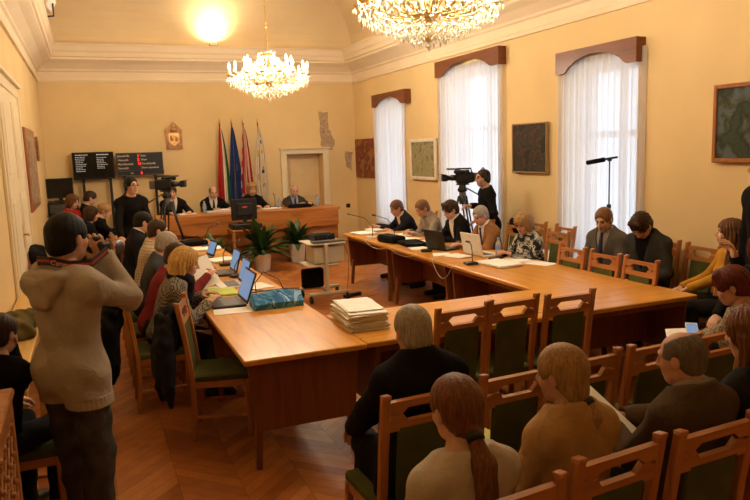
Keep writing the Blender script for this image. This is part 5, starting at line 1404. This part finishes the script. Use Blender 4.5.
def ribbon(b, pts, w, mi=0, off=0.0, th=.004):
    pts = [Vector(p) for p in pts]; vs = []
    for i, p in enumerate(pts):
        d = (pts[min(i + 1, len(pts) - 1)] - pts[max(i - 1, 0)]).normalized(); nrm_ = Vector((d.y, -d.x, 0)).normalized(); up = nrm_.cross(d) * -1
        if up.z < 0: up = -up
        c = p + nrm_ * off
        vs += [c - up * w / 2, c + up * w / 2, c + up * w / 2 - nrm_ * th, c - up * w / 2 - nrm_ * th]
    fs = [(4 * i + a, 4 * i + (a + 1) % 4, 4 * i + 4 + (a + 1) % 4, 4 * i + 4 + a) for i in range(len(pts) - 1) for a in range(4)]
    b.add(vs, fs, mi)
pts = [(a * .97, c_ * .97, z_ - .05) for a, c_, z_ in pts]
fine = []
for i in range(len(pts) - 1):
    for k in range(4): fine.append(tuple(np.array(pts[i]) + (np.array(pts[i + 1]) - np.array(pts[i])) * k / 4))
fine.append(pts[-1]); ribbon(cs, fine, .042, 0, 0); ribbon(cs, fine, .01, 1, .002)
so = cs.build('camera_strap', [STRAP, STRR], ph)
def lettering_on(parent, s, size, p, d, n, mat):
    d = Vector(d).normalized(); n = Vector(n).normalized(); u = n.cross(d); M = Matrix((d, u, n)).transposed()
    o = text('lettering', s, size, mat, parent, p, M.to_euler()); return o
lettering_on(so, 'Canon', .036, (.052, -.1135, 1.489), (.07, .055, -.025), (.62, -.78, 0), TXL)

# half-seen person at the left edge
man('person in dark clothes half seen at the left edge, hand raised to the face', -.55, 3.90, -.6, s=.84, sit=.475, knees={-1: (-.1, .33, .545), 1: (.1, .33, .545)}, feet={-1: (-.1, .3, .085), 1: (.1, .3, .085)}, top='sweater', tm=BLACKC, hair='short', hm=H_DBR, v=.012, lean=.15, hands={1: (-.45, 4.05, 1.02), -1: (-.5, 4.2, .68)}, head=(.2, 0, 0), bm=NAVY)
# left row, facing the middle of the hall
man('blonde woman in a houndstooth jacket and black scarf typing on the black laptop', .40, 5.74, -HP, crown=(0.68, 5.72), s=0.930, sit=0.460, lean=0.33, fem=True, side=.03, top='sweater', tm=CHKW, scarf=SCARF, hair='long', hm=H_BLD, v=.010, head=(.22, -.15, 0), hands={1: (.82, 5.62, .80), -1: (.82, 5.9, .81)}, curl=(.5, .45))
man('dark-haired man in a maroon sweater holding up a white sheet in the left row', .38, 6.38, -HP, crown=(0.67, 6.20), s=0.940, sit=0.450, lean=0.36, top='sweater', tm=MAROON, hair='short', hm=H_DBR, v=.011, head=(.3, 0, 0), hands={1: (.93, 6.3, .90), -1: (.9, 6.55, .93)}, curl=(.7, .7), skin=SK3)
sheets(0, 0, 0, .21, .297, 1, 'white sheet held up by the man in the maroon sweater', seed=3)
sh = COL.objects[-1]; sh.location = (.93, 6.46, .92); sh.rotation_euler = (rad(58), rad(-12), rad(18))
man('grey-haired man in a dark blue shirt, third from the near end of the left row', .38, 7.02, -HP, crown=(0.66, 6.90), s=0.955, sit=0.460, lean=0.32, top='shirt', tm=DBLUE, hair='short', hm=H_GRY, v=.012, head=(.35, .1, 0), skin=SK3)
man('man with receding dark hair in a light checked shirt in the left row', .36, 7.7, -HP, crown=(0.65, 7.65), s=0.989, sit=0.470, lean=0.20, top='shirt', tm=CHKL, hair='buzz', hm=H_DBR, v=.012, fat=1.1, head=(.22, .05, 0), skin=SK3, hands={1: (.88, 7.6, .79), -1: (.9, 7.9, .79)})
man('dark-haired man in a dark suit sitting below the standing cameraman', .36, 9.0, -HP, crown=(0.60, 9.00), s=0.986, sit=0.460, lean=0.22, top='jacket', tm=NAVY, sm=SHW, hair='short', hm=H_BLK, v=.013, head=(.3, .15, 0))
# the cameraman with glasses
man('cameraman in a black sweater with glasses and headphones standing at the left', .56, 10.2, rad(-165), crown=(0.57, 10.40), s=0.988, lean=0.08, top='sweater', tm=BLACKC, bm=JEANS, hair='short', hm=H_BLK, v=.012, glasses=True, phones=True, head=(-.05, .3, 0), hands={-1: (.78, 10.15, .92), 1: (.36, 10.1, .87)}, fat=.98)
# group at the left back
man('dark-haired woman in black sitting in the left back group', .0, 11.45, -HP, crown=(0.02, 11.30), s=0.893, sit=0.470, lean=0.10, fem=True, top='sweater', tm=BLACKC, hair='bob', hm=H_DBR, v=.014, head=(.15, -.1, 0))
man('fair-haired woman in black reading papers in the left back group', .14, 12.1, -HP, crown=(0.22, 12.00), s=0.900, sit=0.470, lean=0.15, fem=True, top='sweater', tm=BLACKC, hair='bun', hm=H_DBL, v=.014, head=(.4, -.2, 0), hands={1: (.5, 11.9, .82), -1: (.5, 12.2, .8)})
man('brown-haired woman in red at the left back', -.28, 13.0, -HP - .7, crown=(-0.26, 13.00), s=0.950, sit=0.530, lean=0.06, fem=True, top='sweater', tm=REDC, hair='bob', hm=H_BR, v=.014, head=(.2, 0, 0), skin=SK3)
man('man in dark clothes bending behind the woman in red', .02, 13.35, -HP, crown=(0.03, 13.30), s=0.990, sit=0.550, lean=0.15, top='sweater', tm=BLACKC, hair='short', hm=H_DBR, v=.014, head=(.35, .1, 0))
sheets(0, 0, 0, .21, .297, 2, 'papers held by the fair-haired woman of the left back group', seed=41); sh = COL.objects[-1]; sh.location = (.6, 12.0, .83); sh.rotation_euler = (.25, .3, .9)
# raised desk, facing the hall
dk = dict(v=.014, lean=.12)
man('dark-haired man in a black suit and tie at the left end of the raised desk', 1.47, 13.42, PI, crown=(1.42, 13.20), s=0.942, sit=0.600, top='jacket', tm=BLACKC, sm=SHW, tie=TIEB, hair='short', hm=H_DBR, head=(.12, -.15, 0), hands={1: (1.32, 12.85, .96), -1: (1.66, 12.85, .96)}, **dk)
man('bald man in a black suit and dark tie at the raised desk', 2.2, 13.44, PI, crown=(2.16, 13.20), s=0.953, sit=0.560, top='jacket', tm=BLACKC, sm=SHW, tie=TIE, hair='bald', hm=H_DGR, head=(.28, .1, 0), hands={1: (2.1, 12.9, .97), -1: (2.42, 12.9, .98)}, **dk)
man('fair-haired woman in black at the middle of the raised desk', 2.97, 13.46, PI, crown=(2.90, 13.20), s=0.945, sit=0.580, fem=True, top='jacket', tm=BLACKC, sm=BLACKC, hair='bob', hm=H_DBL, head=(.15, .1, 0), hands={1: (2.86, 12.9, .97), -1: (3.12, 12.9, .97)}, **dk)
man('bald man in a dark suit over a blue shirt, rightmost at the raised desk', 3.83, 13.42, PI, crown=(3.73, 13.20), s=0.913, sit=0.530, top='jacket', tm=DKG, sm=SHB, tie=TIE, hair='bald', hm=H_GRY, head=(.18, .0, 0), skin=SK3, fat=1.1, hands={1: (3.72, 12.9, .97), -1: (3.96, 12.9, .97)}, **dk)
# right row, facing the middle of the hall
man('dark-haired man in a dark suit bending at the far end of the right row', 4.72, 9.85, HP, crown=(4.30, 9.61), s=0.952, sit=0.440, lean=0.48, top='jacket', tm=NAVY, sm=SHW, hair='short', hm=H_BR, v=.012, head=(.35, .1, 0), skin=SK2, hands={1: (4.12, 9.98, .79), -1: (4.1, 9.74, .79)})
man('short-haired man in a grey shirt writing in the right row', 4.74, 8.97, HP, crown=(4.40, 8.93), s=0.960, sit=0.450, lean=0.36, top='shirt', tm=SHG, hair='short', hm=H_LBR, v=.012, fat=1.08, head=(.5, .1, 0), skin=SK3, hands={1: (4.25, 9.0, .79), -1: (4.2, 8.8, .79)})
man('dark-haired man in a black jacket looking down in the right row', 4.72, 8.17, HP, crown=(4.42, 8.13), s=0.955, sit=0.460, lean=0.27, top='jacket', tm=BLACKC, sm=SHW, hair='thick', hm=H_DBR, v=.012, head=(.4, .1, 0), hands={1: (4.2, 8.25, .79), -1: (4.2, 8.0, .79)})
man('grey-haired man in a brown jacket and tie in the right row', 4.74, 7.46, HP, crown=(4.40, 7.33), s=0.936, sit=0.460, lean=0.28, top='jacket', tm=BRN, sm=SHW, tie=TIE, hair='short', hm=H_GRY, v=.012, fat=1.05, head=(.35, .2, 0), skin=SK3, hands={1: (4.15, 7.45, .79), -1: (4.15, 7.25, .80)})
man('woman with short permed fair hair and glasses in a floral black and white blouse', 4.72, 6.6, HP + .12, crown=(4.40, 6.42), s=0.907, sit=0.455, lean=0.22, fem=True, top='shirt', tm=FLORAL, hair='perm', hm=H_DBL, v=.011, fat=1.15, head=(.3, .25, 0), glasses=True, skin=SK3, hands={1: (4.22, 6.55, .80), -1: (4.2, 6.35, .80)}, curl=(.6, .6))
# right cameraman
man('cameraman in black with headphones standing before the middle window', 5.1, 8.08, HP - .25, crown=(4.98, 8.22), s=0.969, lean=0.08, top='sweater', tm=BLACKC, bm=TROU, hair='buzz', hm=H_DBR, v=.012, phones=True, head=(.05, .2, 0), skin=SK2, hands={1: (4.95, 8.5, 1.15), -1: (4.75, 8.0, 1.0)})
# along the right wall
man('fair-haired man in a grey tweed jacket and dark tie under the nearest window', 5.08, 5.86, HP + .25, crown=(4.95, 5.77), s=0.966, sit=0.460, lean=0.06, top='jacket', tm=GRYJ, sm=SHG, tie=TIE, hair='short', hm=H_LBR, v=.012, head=(.38, .15, 0))
man('dark-haired man in a dark jacket with his head bowed low by the right wall', 5.1, 5.38, HP + .25, crown=(4.93, 5.21), s=1.000, sit=0.460, lean=0.12, top='jacket', tm=DKG, sm=BLACKC, hair='thick', hm=H_DBR, v=.012, fat=1.06, head=(.85, .05, 0))
man('long-haired woman in a mustard yellow sweater turning away by the right wall', 5.08, 4.4, HP - .35, crown=(5.03, 4.29), s=0.939, sit=0.460, lean=0.10, fem=True, top='sweater', tm=YEL, hair='long', hm=H_BR, v=.011, head=(-.1, -.35, .1), hands={-1: (4.83, 4.55, .66), 1: (4.9, 4.66, .66)}, knees={-1: (-.06, .46, .56), 1: (.14, .46, .6)})
man('standing person in a black coat at the right edge, head out of the picture', 4.95, 3.83, HP - .3, s=1.1, top='coat', tm=BLACKC, bm=TROU, hair='short', hm=H_BLK, v=.014, coat=.4)
man('dark-haired person in black at the right edge with a hand before the face', 4.42, 3.62, HP + .2, crown=(4.40, 3.47), s=0.950, sit=0.470, lean=0.10, fem=True, top='sweater', tm=BLACKC, hair='bob', hm=H_RED, v=.012, head=(.1, .2, 0), hands={-1: (4.24, 3.56, 1.14), 1: (4.3, 3.75, .66)}, curl=(.6, .6), palm={-1: (.6, .5, .3)})
chair(4.45, 3.62, HP + .2, 'chair under the person with a hand before the face at the right edge')
# middle audience row
man('grey-haired man in a long black coat seated with his back to the camera', 1.25, 2.74, .03, crown=(1.315, 2.80), s=.925, sit=.465, lean=0.02, top='coat', tm=BLACKC, hair='short', hm=H_GRY, v=.009, fat=1.08, coat=.3, head=(.18, .0, 0), skin=SK3, hands={-1: (1.13, 3.12, .62), 1: (1.42, 3.12, .62)})
man('woman with short dark red hair in a leopard print top looking at a phone', 3.5, 2.92, .35, crown=(3.49, 2.95), s=0.883, sit=0.460, lean=0.16, fem=True, top='sweater', tm=LEOP, hair='thick', hm=H_RED, v=.010, fat=1.15, head=(.35, .35, 0), skin=SK3, hands={-1: (3.58, 3.24, .72), 1: (3.72, 3.32, .7)}, curl=(.7, .6))
# near audience row
man('woman with a long brown ponytail in a light grey knit seen from behind', 1.07, 1.98, .05, crown=(1.05, 1.92), s=0.905, sit=0.455, lean=0.03, fem=True, top='sweater', tm=GREYW, hair='ponytail', hm=H_CHB, v=.009, head=(.15, .05, 0))
man('blonde woman with a tied ponytail in a tan corduroy jacket seen from behind', 1.57, 2.0, .08, crown=(1.57, 2.05), s=0.895, sit=0.460, lean=0.05, fem=True, top='jacket', tm=TAN, hair='lowpony', hm=H_DBL, v=.009, head=(.12, .3, 0), skin=SK2)
man('balding grey-haired man in a dark brown jacket seen from behind', 2.0, 1.93, .1, crown=(2.11, 2.0), s=0.875, sit=0.475, lean=0.03, top='jacket', tm=DBRN, sm=SHG, hair='bald', hm=H_DGR, v=.009, fat=1.1, head=(.2, .25, 0), skin=SK3, hands={-1: (2.03, 2.27, .755), 1: (2.16, 2.38, .75)}, curl=(.7, .6))
man('woman with long brown hair in dark clothes at the lower right edge', 2.53, 2.02, .0, crown=(2.53, 2.03), s=0.925, sit=0.465, lean=0.10, fem=True, top='sweater', tm=DARKC, hair='long', hm=H_CHB, v=.010, head=(.1, .2, 0))
# papers and phone in hands
sheets(0, 0, 0, .21, .297, 2, 'printed sheets held by the balding man in brown', seed=51); sh = COL.objects[-1]; sh.location = (2.0, 2.35, .80); sh.rotation_euler = (.5, 0, .25)
sheets(0, 0, 0, .2, .28, 3, 'white papers on the lap of the red-haired woman', seed=52); sh = COL.objects[-1]; sh.location = (3.50, 3.30, .70); sh.rotation_euler = (.2, -.1, -.7)
b = MB(); b.box((0, 0, 0), (.075, .145, .01), None, .004); b.box((0, 0, .0055), (.066, .12, .001), None, .0003, 1); tag(b.build('phone', [WHITEP, SCREEN], None, (3.58, 3.31, .755), -.6), 'white phone with a lit blue screen held by the red-haired woman', 'phone'); COL.objects[-1].rotation_euler = (.35, .0, -.7)
b = MB(); b.lathe([(0, 0), (.03, 0), (.036, .11), (.034, .11), (.029, .006), (0, .006)], 16); 
t = tag(b.build('paper_cup', PAPER, None, (1.93, 2.86, .4755)), 'white paper cup on the empty chair seat before the blonde woman in tan', 'cup')
b = MB(); b.box((0, 0, .004), (.21, .3, .008), None, .002); tag(b.build('booklet', plain('lime_paper', (.5, .5, .1), .7), None, (1.80, 2.93, .4755), .2), 'greenish booklet on the empty chair seat before the blonde woman', 'booklet')
sheets(0, 0, 0, .21, .297, 2, 'folded white paper stuck on the empty chair by the nearest curtain', seed=53); sh = COL.objects[-1]; sh.location = (5.0, 6.98, .62); sh.rotation_euler = (.2, -.9, .3)
# ------------------------------------------------------------------ daylight, camera
W = bpy.data.worlds.new('daylight'); SC.world = W; W.use_nodes = True
bg = W.node_tree.nodes['Background']; bg.inputs[0].default_value = (.72, .86, 1.0, 1); bg.inputs[1].default_value = 3.1
for (y0, y1, z0, z1) in WIN:
    ld = bpy.data.lights.new('window_portal', 'AREA'); ld.shape = 'RECTANGLE'; ld.size = z1 - z0; ld.size_y = y1 - y0; ld.cycles.is_portal = True
    lo = link('window_portal', ld); lo.location = (XR + .48, (y0 + y1) / 2, (z0 + z1) / 2); lo.rotation_euler = (0, PI / 2, 0)
f_, yaw, pitch, roll = 694.0, .388, .146, .033
F = Vector((math.sin(yaw) * math.cos(pitch), math.cos(yaw) * math.cos(pitch), -math.sin(pitch))); Rt = Vector((math.cos(yaw), -math.sin(yaw), 0)); D = F.cross(Rt)
R2 = Rt * math.cos(roll) + D * math.sin(roll); D2 = D * math.cos(roll) - Rt * math.sin(roll)
cam = bpy.data.cameras.new('camera'); co = link('camera', cam); co.matrix_world = Matrix(((R2.x, -D2.x, -F.x, 0), (R2.y, -D2.y, -F.y, 0), (R2.z, -D2.z, -F.z, 2.0), (0, 0, 0, 1)))
cam.sensor_width = 36.0; cam.lens = f_ / 750 * 36; cam.clip_start = .05; SC.camera = co
vs = SC.view_settings; vs.view_transform = 'Standard'; vs.look = 'None'; vs.gamma = 1; vs.use_curve_mapping = False; vs.exposure = 0.0
SC.cycles.max_bounces = 8; SC.cycles.diffuse_bounces = 4; SC.cycles.transparent_max_bounces = 12; SC.cycles.caustics_reflective = False; SC.cycles.caustics_refractive = False; SC.cycles.sample_clamp_indirect = 6
SC.cycles.use_denoising = True
